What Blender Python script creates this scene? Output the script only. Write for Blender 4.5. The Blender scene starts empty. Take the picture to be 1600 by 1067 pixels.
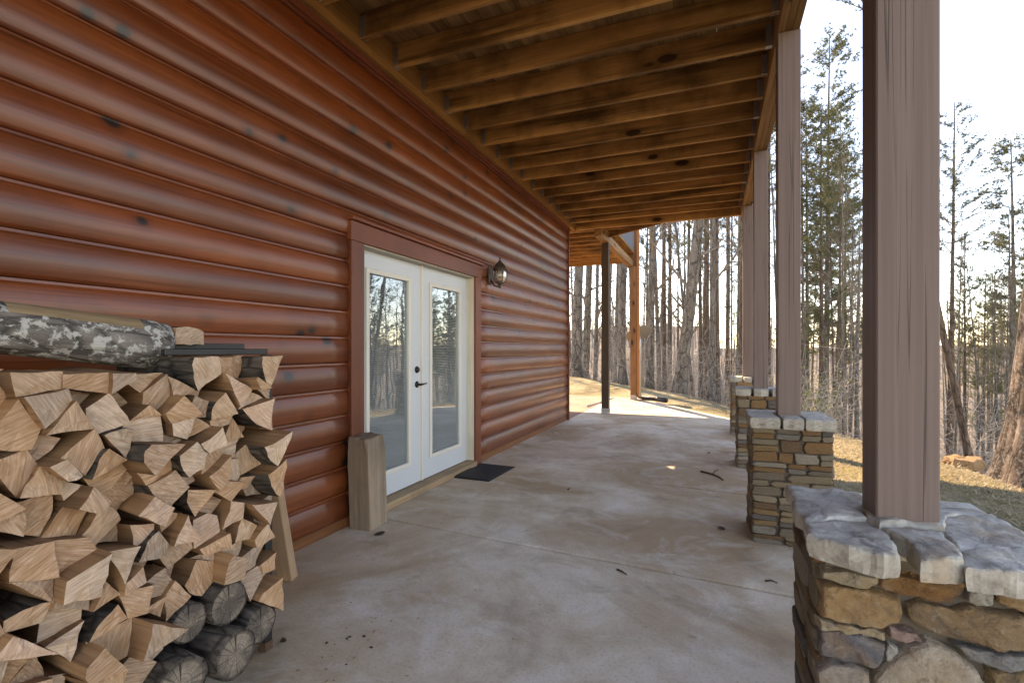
import bpy, bmesh, math, random
from mathutils import Vector, Matrix, noise
R = math.radians
sc = bpy.context.scene
C = sc.collection
# ------------------------------------------------------------------ camera
F_PX, U0, V0 = 775.0, 800.0, 545.0          # focal length, centre column, horizon row (1600 px wide photo)
TH = math.atan(316 / F_PX)
CAM = Vector((2.47, 0.0, 1.28))
cam = bpy.data.cameras.new('camera'); co = bpy.data.objects.new('camera', cam); C.objects.link(co)
co.location = CAM; co.rotation_euler = (R(90), 0, TH)
cam.sensor_width = 36; cam.lens = F_PX / 1600 * 36; cam.shift_y = 11.5 / 1600
cam.clip_start = 0.05; cam.clip_end = 2000
sc.camera = co
# ------------------------------------------------------------------ sky, sun, exposure
SUN_EL = R(43)
SUN_DIR = Vector((-0.54, 0.84, 0)).normalized() * math.cos(SUN_EL) + Vector((0, 0, math.sin(SUN_EL)))   # towards the sun
world = bpy.data.worlds.new('World'); sc.world = world; world.use_nodes = True
wn = world.node_tree; wn.nodes.clear()
sky = wn.nodes.new('ShaderNodeTexSky'); sky.sky_type = 'NISHITA'; sky.sun_disc = False
sky.sun_elevation = SUN_EL; sky.sun_rotation = math.atan2(SUN_DIR.x, SUN_DIR.y)
sky.altitude = 1200; sky.air_density = 1.0; sky.dust_density = 0.0; sky.ozone_density = 3.0
bg = wn.nodes.new('ShaderNodeBackground'); bg.inputs['Strength'].default_value = 0.13
wo = wn.nodes.new('ShaderNodeOutputWorld')
wn.links.new(sky.outputs[0], bg.inputs[0]); wn.links.new(bg.outputs[0], wo.inputs[0])
sun = bpy.data.lights.new('sun', 'SUN'); sun.energy = 2.3; sun.angle = R(0.5); sun.color = (1, .95, .86)
so = bpy.data.objects.new('sun', sun); C.objects.link(so)
so.rotation_euler = SUN_DIR.to_track_quat('Z', 'Y').to_euler(); so.location = (0, 0, 30)
sc.view_settings.view_transform = 'Standard'; sc.view_settings.look = 'None'
sc.view_settings.exposure = 2.5; sc.view_settings.use_white_balance = True; sc.view_settings.white_balance_temperature = 10300; sc.view_settings.white_balance_tint = 21; sc.view_settings.gamma = 1; sc.view_settings.use_curve_mapping = False
sc.render.engine = 'CYCLES'
cy = sc.cycles
cy.use_denoising = True; cy.denoiser = 'OPENIMAGEDENOISE'
cy.max_bounces = 8; cy.diffuse_bounces = 5; cy.glossy_bounces = 4; cy.transmission_bounces = 6; cy.transparent_max_bounces = 8
cy.sample_clamp_indirect = 8

# ------------------------------------------------------------------ photo geometry: a pixel gives a direction
def ray(u, v):
    a = (u - U0) / F_PX; b = (V0 - v) / F_PX
    return Vector((a * math.cos(TH) - math.sin(TH), a * math.sin(TH) + math.cos(TH), b))
def on_x(u, v, X): r = ray(u, v); return CAM + r * ((X - CAM.x) / r.x)
def on_y(u, v, Y): r = ray(u, v); return CAM + r * ((Y - CAM.y) / r.y)
def on_z(u, v, Z=0.0): r = ray(u, v); return CAM + r * ((Z - CAM.z) / r.z)
def at_depth(u, d, v=V0): return CAM + ray(u, v) * d

# ------------------------------------------------------------------ material helpers
class NT:
    def __init__(s, name):
        s.m = bpy.data.materials.new(name); s.m.use_nodes = True; s.t = s.m.node_tree
        s.b = s.t.nodes['Principled BSDF']
    def n(s, typ, props=None, **inp):
        nd = s.t.nodes.new('ShaderNode' + typ)
        for k, v in (props or {}).items(): setattr(nd, k, v)
        for k, v in inp.items():
            key = int(k[1:]) if k[0] == 'i' and k[1:].isdigit() else k.replace('_', ' ')
            s.set(nd.inputs[key], v)
        return nd
    def set(s, sock, v):
        if isinstance(v, bpy.types.NodeSocket): s.t.links.new(v, sock)
        else:
            if isinstance(v, tuple) and len(v) == 3 and sock.type == 'RGBA': v = (*v, 1)
            sock.default_value = v
    def coords(s, scale=(1, 1, 1), rnd=True):
        tc = s.n('TexCoord'); v = tc.outputs['Object']
        if rnd:
            oi = s.n('ObjectInfo'); mu = s.n('VectorMath', {'operation': 'SCALE'}, i0=(37.1, 61.7, 23.3))
            s.set(mu.inputs['Scale'], oi.outputs['Random'])
            ad = s.n('VectorMath', {'operation': 'ADD'}, i0=v, i1=mu.outputs[0]); v = ad.outputs[0]
        return s.n('Mapping', i0=v, Scale=scale).outputs[0]
    def noise(s, vec, scale, detail=4, rough=.55, dist=0):
        return s.n('TexNoise', Vector=vec, Scale=scale, Detail=detail, Roughness=rough, Distortion=dist).outputs['Fac']
    def ramp(s, fac, stops, interp='LINEAR'):
        r = s.n('ValToRGB', Fac=fac); e = r.color_ramp; e.interpolation = interp
        while len(e.elements) < len(stops): e.elements.new(.5)
        for el, (p, c) in zip(e.elements, stops):
            el.position = p; el.color = (*c, 1) if isinstance(c, tuple) else (c, c, c, 1)
        return r.outputs[0]
    def mix(s, fac, a, b, mode='MIX'):
        m = s.n('MixRGB', {'blend_type': mode}, i0=fac, i1=a, i2=b); return m.outputs[0]
    def math(s, op, a, b=0.0): return s.n('Math', {'operation': op}, i0=a, i1=b).outputs[0]
    def bump(s, h, strength=.3, dist=.01, normal=None):
        b = s.n('Bump', Strength=strength, Distance=dist, Height=h)
        if normal is not None: s.set(b.inputs['Normal'], normal)
        s.set(s.b.inputs['Normal'], b.outputs[0]); return b.outputs[0]
    def out(s, col=None, rough=None, **kw):
        if col is not None: s.set(s.b.inputs['Base Color'], col)
        if rough is not None: s.set(s.b.inputs['Roughness'], rough)
        for k, v in kw.items(): s.set(s.b.inputs[k.replace('_', ' ')], v)
        return s.m
def along(axis, a, b): return tuple(a if 'xyz'[i] == axis else b for i in range(3))

def wood(name, dark, mid, light, axis='y', grain=26, rough=.6, bump=.25, knots=True, stain=0.0, spec=.4, knot_col=(.02, .012, .01), long=.035, coat=0, streak_ax=None, flat=None, kscale=5.0, kgate=.45, klong=.42):
    k = NT(name)
    v = k.coords(along(axis, long * grain / 20, 1))
    g = k.noise(v, grain, 5, .6, .6); g2 = k.noise(k.coords(along(axis, .12, 1)), 5, 3, .5, .3)
    col = k.ramp(g, [(.28, dark), (.5, mid), (.72, light)])
    col = k.mix(.55, col, k.ramp(g2, [(.3, dark), (.55, mid), (.75, light)]))
    fl = k.noise(k.coords(along(axis, .012, 1)), 95, 3, .6, .2); col = k.mix(k.math('MULTIPLY', k.ramp(fl, [(.30, 1.0), (.46, 0.0)]), .5), col, tuple(q * .55 for q in dark))
    oi = k.n('ObjectInfo'); hv = k.n('HueSaturation', Value=k.n('MapRange', Value=oi.outputs['Random'], i3=.82, i4=1.15).outputs[0], Color=col); col = hv.outputs[0]
    h = g
    if knots:
        kv = k.coords(tuple(0.0 if 'xyz'[i] == flat else (klong if 'xyz'[i] == axis else 1) for i in range(3)))
        kd = k.n('TexVoronoi', Vector=kv, Scale=kscale, Randomness=1.0)
        sep = k.n('SeparateColor', Color=kd.outputs['Color'])
        gate = k.math('GREATER_THAN', sep.outputs[0], kgate)
        dd = k.math('ADD', kd.outputs['Distance'], k.math('MULTIPLY', k.math('SUBTRACT', k.noise(kv, 9, 3), .5), .12))
        kn = k.ramp(dd, [(.115, 1.0), (.155, 0.0)])
        kn = k.math('MULTIPLY', kn, gate)
        halo = k.math('MULTIPLY', k.ramp(dd, [(.10, .5), (.30, 0.0)]), gate)
        col = k.mix(halo, col, tuple(c * .45 for c in dark)); col = k.mix(k.math('MULTIPLY', kn, .92), col, knot_col)
    if stain:
        sv = k.coords((1, 1, 1)); st = k.noise(sv, 2.3, 4, .6)
        col = k.mix(k.math('MULTIPLY', k.ramp(st, [(.45, 0.0), (.7, 1.0)]), stain), col, tuple(c * .35 for c in dark))
        if streak_ax:
            sk = k.noise(k.coords(along(streak_ax, 1.0, .06)), 9, 3, .6)
            col = k.mix(k.math('MULTIPLY', k.ramp(sk, [(.53, 0.0), (.66, 1.0)]), stain), col, tuple(c * .3 for c in dark))
    k.bump(h, bump, .004)
    m = k.out(col, k.n('MapRange', Value=g, i3=rough - .12, i4=rough + .16).outputs[0], Specular_IOR_Level=spec)
    if coat: k.set(k.b.inputs['Coat Weight'], coat); k.set(k.b.inputs['Coat Roughness'], .28)
    return m

def plain(name, col, rough=.5, metal=0.0, var=.12, bump=.1, scale=30, spec=.5):
    k = NT(name); v = k.coords(); n = k.noise(v, scale, 4); n2 = k.noise(v, 3.0, 3)
    f = k.math('MULTIPLY', k.math('ADD', n, n2), .5)
    c = k.ramp(f, [(.3, tuple(x * (1 - var) for x in col)), (.7, tuple(min(1, x * (1 + var)) for x in col))])
    k.bump(n, bump, .002)
    return k.out(c, rough, Metallic=metal, Specular_IOR_Level=spec)

M = {}
M['siding'] = wood('siding_stain', (.10, .022, .007), (.225, .051, .014), (.325, .086, .025), 'y', 26, .38, .30, True, .38, .5, (.016, .014, .015), .03, .45, None, 'x', 4.6, .18, .85)
M['trim'] = wood('trim_stain', (.13, .034, .016), (.20, .052, .024), (.27, .075, .033), 'z', 24, .45, .15, False, .3, .45)
M['trim_h'] = wood('trim_stain_level', (.13, .034, .016), (.20, .052, .024), (.27, .075, .033), 'y', 24, .45, .15, False, .3, .45)
M['base'] = wood('baseboard_stain', (.13, .045, .016), (.22, .080, .03), (.29, .11, .045), 'y', 24, .55, .2, False, .3)
M['joist'] = wood('joist_lumber', (.26, .115, .035), (.56, .285, .095), (.70, .40, .15), 'x', 22, .6, .25, True, .75, .3, (.03, .015, .008), .035, 0, 'z', 'y', 4.0)
M['ledger'] = wood('ledger_lumber', (.24, .105, .03), (.40, .19, .055), (.48, .24, .08), 'y', 20, .6, .25, True, .35, .3)
M['beam'] = wood('beam_lumber', (.17, .085, .03), (.34, .185, .07), (.45, .26, .11), 'y', 22, .6, .25, True, .3, .3)
M['deckboard'] = wood('deck_board', (.13, .07, .028), (.36, .205, .085), (.56, .35, .16), 'y', 30, .8, .6, False, .6, .2)
M['fir'] = wood('block_timber', (.13, .095, .068), (.26, .195, .14), (.37, .29, .215), 'z', 24, .8, .5, True, .4, .25, (.10, .08, .06))
M['plank'] = wood('split_plank', (.40, .24, .14), (.58, .38, .24), (.68, .48, .32), 'z', 30, .75, .45, False, .15, .25)
M['darkpost'] = wood('dark_post', (.040, .024, .016), (.065, .04, .026), (.09, .058, .038), 'z', 24, .6, .25, False, .2)
M['brownpost'] = wood('brown_post', (.16, .07, .03), (.26, .12, .05), (.33, .16, .07), 'z', 24, .6, .25, True, .2)

def paint_post():
    k = NT('post_paint'); v = k.coords((1, 1, .016)); g = k.noise(v, 42, 5, .65, .15); w = k.noise(k.coords((1, 1, .009)), 85, 2, .5, .1)
    crack = k.ramp(k.math('ABSOLUTE', k.math('SUBTRACT', k.noise(k.coords((1, 1, .010)), 26, 2, .5, .0), .5)), [(.0, 1.0), (.016, 0.0)]); crack = k.math('MULTIPLY', crack, k.ramp(k.noise(k.coords((1, 1, .25)), 4.5, 2), [(.42, 0.0), (.55, 1.0)])); c = k.ramp(g, [(.3, (.155, .108, .097)), (.7, (.225, .165, .147))])
    big = k.noise(k.coords((1, 1, .4)), 3, 3); c = k.mix(k.math('MULTIPLY', big, .35), c, (.18, .125, .11))
    kv = k.n('TexVoronoi', Vector=k.coords((1, 1, .5)), Scale=2.2); kn = k.ramp(kv.outputs['Distance'], [(.02, 1.0), (.06, 0.0)])
    c = k.mix(k.math('MULTIPLY', crack, .8), c, (.07, .048, .042)); c = k.mix(k.math('MULTIPLY', kn, .6), c, (.08, .055, .05))
    k.bump(k.math('SUBTRACT', g, k.math('MULTIPLY', crack, 1.5)), .4, .004)
    return k.out(c, .62, Specular_IOR_Level=.35)
M['post'] = paint_post()

def concrete():
    k = NT('concrete'); v = k.coords(rnd=False)
    a = k.noise(v, 1.1, 5, .62, .6); b = k.noise(v, 4.0, 6, .68, .4); f = k.noise(v, 70, 4, .65); sp = k.noise(v, 190, 2); br = k.noise(v, .62, 5, .62, .7)
    c = k.ramp(a, [(.36, (.56, .43, .30)), (.50, (.70, .59, .46)), (.64, (.80, .73, .63))])
    c = k.mix(.45, c, k.ramp(b, [(.32, (.48, .35, .235)), (.5, (.70, .59, .46)), (.68, (.82, .76, .67))]))
    c = k.mix(k.math('MULTIPLY', k.ramp(br, [(.43, 0.0), (.57, 1.0)]), .82), c, (.45, .295, .17))
    dk = k.noise(v, 2.1, 4, .62, .5); c = k.mix(k.math('MULTIPLY', k.ramp(dk, [(.54, 0.0), (.70, 1.0)]), .55), c, (.29, .20, .13))
    lt = k.noise(v, 1.5, 5, .72, 1.2); c = k.mix(k.math('MULTIPLY', k.ramp(lt, [(.54, 0.0), (.68, 1.0)]), .55), c, (.80, .765, .71))
    ru = k.noise(v, 1.35, 3, .5, 1.5); c = k.mix(k.math('MULTIPLY', k.ramp(ru, [(.66, 0.0), (.74, 1.0)]), .45), c, (.55, .32, .20))
    sm = k.noise(v, 6.5, 2, .4); c = k.mix(k.math('MULTIPLY', k.ramp(sm, [(.74, 0.0), (.79, 1.0)]), .6), c, (.12, .09, .07))
    c = k.mix(k.math('MULTIPLY', k.ramp(f, [(.34, 1.0), (.48, 0.0)]), .38), c, (.30, .235, .175))
    c = k.mix(k.math('MULTIPLY', k.ramp(sp, [(.64, 0.0), (.72, 1.0)]), .6), c, (.84, .81, .77))
    k.bump(k.math('ADD', f, k.math('MULTIPLY', b, .5)), .3, .003)
    return k.out(c, k.n('MapRange', Value=b, i3=.6, i4=.88).outputs[0], Specular_IOR_Level=.3)
M['concrete'] = concrete()
M['clay'] = plain('red_clay_concrete', (.36, .19, .13), .85, 0, .25, .3, 20)

def stone_mat():
    k = NT('field_stone'); oi = k.n('ObjectInfo'); v = k.coords()
    base = oi.outputs['Color']
    n = k.noise(v, 9, 6, .65, .6); n2 = k.noise(v, 55, 6, .72); n3 = k.noise(v, 5.5, 4, .6, 1.2)
    c = k.mix(k.ramp(n3, [(.50, 0.0), (.66, .5)]), base, (.40, .225, .095))
    c = k.mix(k.ramp(n, [(.52, 0.0), (.72, .5)]), c, (.56, .50, .42)); c = k.mix(k.ramp(n, [(.28, .7), (.44, 0.0)]), c, (.09, .08, .08))
    c = k.mix(k.ramp(n2, [(.30, .55), (.46, 0.0)]), c, (.10, .075, .055)); c = k.mix(k.ramp(n2, [(.56, 0.0), (.70, .5)]), c, (.62, .55, .46))
    k.bump(k.math('ADD', n2, n), 1.0, .022); return k.out(c, .82, Specular_IOR_Level=.3)
M['stone'] = stone_mat()
def cap_mat():
    k = NT('cap_stone'); v = k.coords(); n = k.noise(v, 7, 6, .65, .7); n2 = k.noise(v, 42, 5, .65); o = k.noise(v, 4.2, 4, .6, 1.0)
    c = k.ramp(n, [(.3, (.24, .215, .18)), (.45, (.44, .405, .35)), (.68, (.64, .60, .53))])
    c = k.mix(k.ramp(o, [(.54, 0.0), (.68, .55)]), c, (.42, .27, .15)); c = k.mix(k.math('MULTIPLY', k.ramp(n2, [(.3, 1.0), (.46, 0.0)]), .4), c, (.11, .11, .10))
    k.bump(k.math('ADD', n2, n), .6, .012); return k.out(c, .8, Specular_IOR_Level=.3)
M['cap'] = cap_mat()
M['mortar'] = plain('mortar', (.12, .098, .078), .95, 0, .3, .8, 60)
M['black_steel'] = plain('black_steel', (.016, .016, .017), .45, 0, .3, .2, 60)
M['rust'] = plain('rusty_foot', (.10, .05, .03), .8, 0, .4, .3, 60)
M['galv'] = plain('galvanised', (.46, .47, .48), .42, .8, .15, .1, 40)
M['rubber'] = plain('rubber_mat', (.022, .022, .024), .7, 0, .2, .3, 120)
M['white_door'] = plain('door_paint', (.58, .62, .65), .38, 0, .04, .03, 50)
M['lite'] = plain('lite_frame', (.70, .67, .60), .45, 0, .05, .03, 50)
M['jamb'] = wood('jamb_paint', (.44, .39, .30), (.56, .51, .41), (.64, .60, .50), 'z', 24, .55, .2, False, .2)
M['sill'] = wood('sill_wood', (.25, .16, .09), (.36, .24, .14), (.45, .31, .19), 'y', 24, .7, .2, False, .4)
M['bronze'] = plain('aged_bronze', (.085, .062, .048), .5, .55, .35, .2, 40)
M['hardware'] = plain('dark_hardware', (.035, .03, .027), .35, .7, .2, .05, 40)
M['slat'] = plain('blind_slat', (.66, .67, .68), .5, 0, .04, .0, 30)
M['room'] = plain('room_wall', (.30, .27, .24), .9, 0, .1, .05, 10)
M['maroon'] = plain('maroon_paint', (.17, .035, .04), .6, 0, .2, .2, 50)
M['dish'] = plain('dish_grey', (.21, .19, .165), .55, .1, .08, .05, 20)
M['copper'] = plain('downspout_paint', (.40, .16, .055), .45, 0, .12, .05, 20)
M['corr'] = plain('black_pipe', (.03, .03, .034), .5, 0, .2, .05, 20)
M['pvc'] = plain('grey_pipe', (.55, .54, .52), .5, 0, .1, .05, 20)
M['leaf'] = plain('dead_leaf', (.075, .045, .028), .8, 0, .4, .3, 40)
M['slate_paint'] = plain('slate_paint', (.13, .15, .19), .6, 0, .15, .1, 20)
M['roof'] = plain('roof_shingle', (.10, .09, .085), .9, 0, .3, .4, 20)
def glass():
    k = NT('window_glass'); t = k.t; t.nodes.remove(k.b); o = t.nodes['Material Output']
    lw = k.n('LayerWeight', Blend=.5); fr = k.n('MapRange', Value=k.math('POWER', lw.outputs['Facing'], 4.0), i3=.16, i4=1.0); gl = k.n('BsdfGlossy', Color=(.95, .97, 1), Roughness=.012); tr = k.n('BsdfTransparent', Color=(.80, .84, .84))
    w = k.noise(k.coords((1, 1, 1)), 2.2, 2); bp = k.n('Bump', Strength=.045, Distance=.02, Height=w); k.set(gl.inputs['Normal'], bp.outputs[0])
    mx = k.n('MixShader', i0=fr.outputs[0], i1=tr.outputs[0], i2=gl.outputs[0]); t.links.new(mx.outputs[0], o.inputs[0]); return k.m
M['glass'] = glass()
def lampglass():
    k = NT('lamp_glass'); return k.out((.75, .70, .60), .12, Transmission_Weight=.85, IOR=1.45)
M['lampglass'] = lampglass()

def end_grain():
    k = NT('sawn_end'); oi = k.n('ObjectInfo'); v = k.coords()
    ang = k.n('VectorRotate', {'rotation_type': 'X_AXIS'}, Vector=v, Angle=k.math('MULTIPLY', oi.outputs['Random'], 6.28)).outputs[0]
    saw = k.noise(k.n('Mapping', i0=ang, Scale=(1, .05, 1)).outputs[0], 190, 3, .6, .2); big = k.noise(v, 11, 4, .6)
    tone = oi.outputs['Color']
    c = k.mix(.5, tone, k.ramp(saw, [(.35, (.27, .15, .09)), (.55, (.56, .385, .275)), (.7, (.76, .59, .46))]))
    c = k.mix(k.ramp(big, [(.5, 0.0), (.75, .5)]), c, (.36, .19, .075)); c = k.mix(k.ramp(big, [(.25, .45), (.45, 0.0)]), c, (.24, .17, .12))
    k.bump(saw, .6, .004); return k.out(c, .85, Specular_IOR_Level=.2)
M['end'] = end_grain()
M['split'] = wood('split_face', (.15, .075, .038), (.35, .19, .10), (.52, .32, .185), 'x', 34, .85, .7, False, .45, .2)
def bark(name, a, b, c_, lichen=0.0, scale=1.0, axis='z'):
    k = NT(name); v = k.coords(along(axis, .22, 1)); n = k.noise(v, 16 * scale, 6, .7, .5); w = k.n('TexVoronoi', {'feature': 'DISTANCE_TO_EDGE'}, Vector=k.coords(along(axis, .3, 1)), Scale=14 * scale).outputs['Distance']
    c = k.ramp(n, [(.3, a), (.5, b), (.7, c_)]); c = k.mix(k.ramp(w, [(.0, .8), (.12, 0.0)]), c, tuple(x * .4 for x in a))
    if lichen:
        lv = k.coords(); l = k.noise(lv, 26, 6, .72, .3); l2 = k.noise(lv, 13, 5, .65, .3)
        c = k.mix(k.math('MULTIPLY', k.ramp(l, [(.52, 0.0), (.57, 1.0)], ), lichen), c, (.52, .52, .49)); c = k.mix(k.math('MULTIPLY', k.ramp(l2, [(.66, 0.0), (.69, 1.0)]), lichen), c, (.50, .50, .30))
    k.bump(k.math('ADD', n, k.math('MULTIPLY', w, 2.0)), .9, .012 / scale if scale > 1 else .012); return k.out(c, .9, Specular_IOR_Level=.15)
M['bark'] = bark('log_bark', (.035, .028, .024), (.085, .07, .058), (.16, .135, .115), 0, 1.6, 'x')
M['lichen_bark'] = bark('lichen_bark', (.10, .088, .08), (.20, .178, .162), (.31, .28, .255), .85, 1.4, 'z')
M['bare_wood'] = wood('bare_wood', (.30, .20, .11), (.46, .33, .20), (.58, .44, .29), 'z', 60, .85, .8, False, .2, .2)
M['dark_end'] = plain('weathered_end', (.10, .085, .07), .9, 0, .45, .7, 50)
def log_end():
    k = NT('log_end'); v = k.coords(rnd=False); sp = k.n('SeparateXYZ', Vector=v); d = k.math('SQRT', k.math('ADD', k.math('POWER', sp.outputs[1], 2.0), k.math('POWER', sp.outputs[2], 2.0)))
    nz = k.noise(k.coords(), 12, 4, .6); dd = k.math('ADD', d, k.math('MULTIPLY', nz, .012)); ring = k.noise(k.n('CombineXYZ', X=k.math('MULTIPLY', dd, 9.0)).outputs[0], 28, 3, .6)
    c = k.ramp(ring, [(.3, (.13, .10, .078)), (.5, (.30, .24, .185)), (.7, (.46, .385, .31))]); c = k.mix(k.ramp(nz, [(.42, .75), (.6, 0.0)]), c, (.075, .062, .055))
    an = k.n('Math', {'operation': 'ARCTAN2'}, i0=sp.outputs[1], i1=sp.outputs[2]).outputs[0]; ck = k.noise(k.n('CombineXYZ', X=an).outputs[0], 2.6, 2); c = k.mix(k.math('MULTIPLY', k.ramp(ck, [(.49, 0.0), (.50, 1.0), (.51, 0.0)]), .85), c, (.02, .016, .014))
    c = k.mix(k.ramp(d, [(.062, 0.0), (.072, .7)]), c, (.06, .048, .04)); k.bump(k.math('ADD', ring, nz), .7, .006); return k.out(c, .9, Specular_IOR_Level=.15)
M['log_end'] = log_end()
M['trunk_grey'] = bark('trunk_bark_grey', (.085, .070, .056), (.17, .145, .12), (.29, .26, .225), .25, .45)
M['trunk_red'] = bark('trunk_bark_pine', (.075, .048, .034), (.15, .10, .072), (.25, .18, .135), .1, .4)
M['trunk_big'] = bark('trunk_bark_big', (.06, .042, .034), (.17, .125, .10), (.32, .26, .22), .3, .55)
M['twig'] = plain('twig_bark', (.25, .20, .155), .85, 0, .3, .1, 10, .2)
M['brush'] = plain('brush_stems', (.40, .355, .305), .85, 0, .3, .1, 10, .2)
def leafmat(name, a, b):
    k = NT(name); geo = k.n('NewGeometry'); c = k.ramp(geo.outputs['Random Per Island'], [(0, a), (1, b)])
    t = k.t; o = t.nodes['Material Output']; k.out(c, .6, Specular_IOR_Level=.3)
    tl = k.n('BsdfTranslucent', Color=c); mx = k.n('MixShader', i0=.35, i1=k.b.outputs[0], i2=tl.outputs[0]); t.links.new(mx.outputs[0], o.inputs[0]); return k.m
M['needle'] = leafmat('pine_needles', (.085, .10, .045), (.22, .225, .11))
M['leaf_young'] = leafmat('young_leaves', (.16, .19, .05), (.30, .31, .10))
M['straw'] = leafmat('straw', (.34, .275, .165), (.52, .435, .29))
M['litter'] = leafmat('leaf_litter', (.13, .09, .06), (.32, .24, .17))
def ground_mat():
    k = NT('lawn_and_litter'); v = k.coords(rnd=False); a = k.noise(v, .55, 5, .6, .5); b = k.noise(v, 4, 6, .7); f = k.noise(v, 45, 4, .7)
    c = k.ramp(a, [(.36, (.22, .175, .095)), (.5, (.36, .29, .18)), (.66, (.45, .375, .245))])
    c = k.mix(k.ramp(b, [(.46, 0.0), (.66, .75)]), c, (.17, .155, .045)); c = k.mix(k.ramp(b, [(.26, .7), (.42, 0.0)]), c, (.17, .115, .065))
    c = k.mix(k.math('MULTIPLY', f, .45), c, k.ramp(f, [(.35, (.13, .09, .05)), (.65, (.60, .49, .30))]))
    at = k.n('Attribute', {'attribute_name': 'woods'}); l = k.ramp(k.noise(v, 7, 5, .7), [(.3, (.10, .08, .06)), (.5, (.19, .155, .12)), (.7, (.29, .245, .20))])
    c = k.mix(at.outputs['Fac'], c, l); k.bump(k.math('ADD', f, b), .8, .03); return k.out(c, .95, Specular_IOR_Level=.1)
M['ground'] = ground_mat()
M['far'] = plain('far_woods', (.24, .215, .20), .95, 0, .3, 0, .2, .1)  # paler and greyer than near bark: distance haze put into the colour

# ------------------------------------------------------------------ mesh helpers
class MB:
    def __init__(s): s.v = []; s.f = []; s.mi = []; s.sm = []
    def add(s, vs, fs, mi=0, smooth=False):
        o = len(s.v); s.v += [tuple(v) for v in vs]
        for f in fs: s.f.append([o + i for i in f]); s.mi.append(mi); s.sm.append(smooth)
        return s
    def box(s, x0, x1, y0, y1, z0, z1, mi=0, bev=0.0):
        if bev <= 0:
            vs = [(x, y, z) for z in (z0, z1) for y in (y0, y1) for x in (x0, x1)]
            return s.add(vs, [(0, 2, 3, 1), (4, 5, 7, 6), (0, 1, 5, 4), (2, 6, 7, 3), (0, 4, 6, 2), (1, 3, 7, 5)], mi)
        b = bmesh.new(); bmesh.ops.create_cube(b, size=1)
        for v in b.verts: v.co = Vector((x0 + (v.co.x + .5) * (x1 - x0), y0 + (v.co.y + .5) * (y1 - y0), z0 + (v.co.z + .5) * (z1 - z0)))
        bmesh.ops.bevel(b, geom=list(b.edges), offset=bev, segments=1, affect='EDGES')
        b.verts.index_update(); s.add([v.co for v in b.verts], [[v.index for v in f.verts] for f in b.faces], mi); b.free(); return s
    def tube(s, pts, rad, n=6, mi=0, cap=True, smooth=True):
        pts = [Vector(p) for p in pts]; rings = []; vs = []
        up = Vector((0, 0, 1)); prev = None
        for i, p in enumerate(pts):
            t = (pts[min(i + 1, len(pts) - 1)] - pts[max(i - 1, 0)]); t = t.normalized() if t.length > 1e-9 else Vector((0, 0, 1))
            if prev is None: a = t.orthogonal().normalized()
            else: a = (prev - t * prev.dot(t)); a = a.normalized() if a.length > 1e-6 else t.orthogonal().normalized()
            prev = a; b = t.cross(a); r = rad[i] if isinstance(rad, (list, tuple)) else rad
            for k in range(n): an = 2 * math.pi * k / n; vs.append(p + a * (r * math.cos(an)) + b * (r * math.sin(an)))
        fs = [[i * n + k, i * n + (k + 1) % n, (i + 1) * n + (k + 1) % n, (i + 1) * n + k] for i in range(len(pts) - 1) for k in range(n)]
        if cap: fs.append(list(range(n))[::-1]); fs.append([(len(pts) - 1) * n + k for k in range(n)])
        return s.add(vs, fs, mi, smooth)
    def lathe(s, prof, n=20, mi=0, c=(0, 0, 0)):
        vs = [(c[0] + r * math.cos(2 * math.pi * k / n), c[1] + r * math.sin(2 * math.pi * k / n), c[2] + z) for r, z in prof for k in range(n)]
        return s.add(vs, [[i * n + k, i * n + (k + 1) % n, (i + 1) * n + (k + 1) % n, (i + 1) * n + k] for i in range(len(prof) - 1) for k in range(n)], mi, True)
    def mesh(s, name, mats):
        me = bpy.data.meshes.new(name); me.from_pydata(s.v, [], s.f)
        for m in (mats if isinstance(mats, (list, tuple)) else [mats]): me.materials.append(M[m])
        me.polygons.foreach_set('material_index', s.mi); me.polygons.foreach_set('use_smooth', s.sm); me.update(); return me
    def build(s, name, mats, parent=None, loc=(0, 0, 0), rot=(0, 0, 0)):
        return link(name, s.mesh(name, mats), parent, loc, rot)
def link(name, me, parent=None, loc=(0, 0, 0), rot=(0, 0, 0), scale=(1, 1, 1)):
    o = bpy.data.objects.new(name, me); C.objects.link(o); o.parent = parent; o.location = loc; o.rotation_euler = rot; o.scale = scale; return o
def thing(name, label, cat, loc=(0, 0, 0), rot=(0, 0, 0), group=None): return tag(link(name, None, None, loc, rot), label, cat, group)
def tag(o, label, cat, group=None):
    o['label'] = label; o['category'] = cat
    if group: o['group'] = group
    return o
def part_box(name, mat, parent, x0, x1, y0, y1, z0, z1, bev=.002):
    """a box part with its own local origin at its centre (parent sits at the world origin unless moved)"""
    c = ((x0 + x1) / 2, (y0 + y1) / 2, (z0 + z1) / 2)
    return MB().box(x0 - c[0], x1 - c[0], y0 - c[1], y1 - c[1], z0 - c[2], z1 - c[2], 0, bev).build(name, mat, parent, c)

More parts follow.
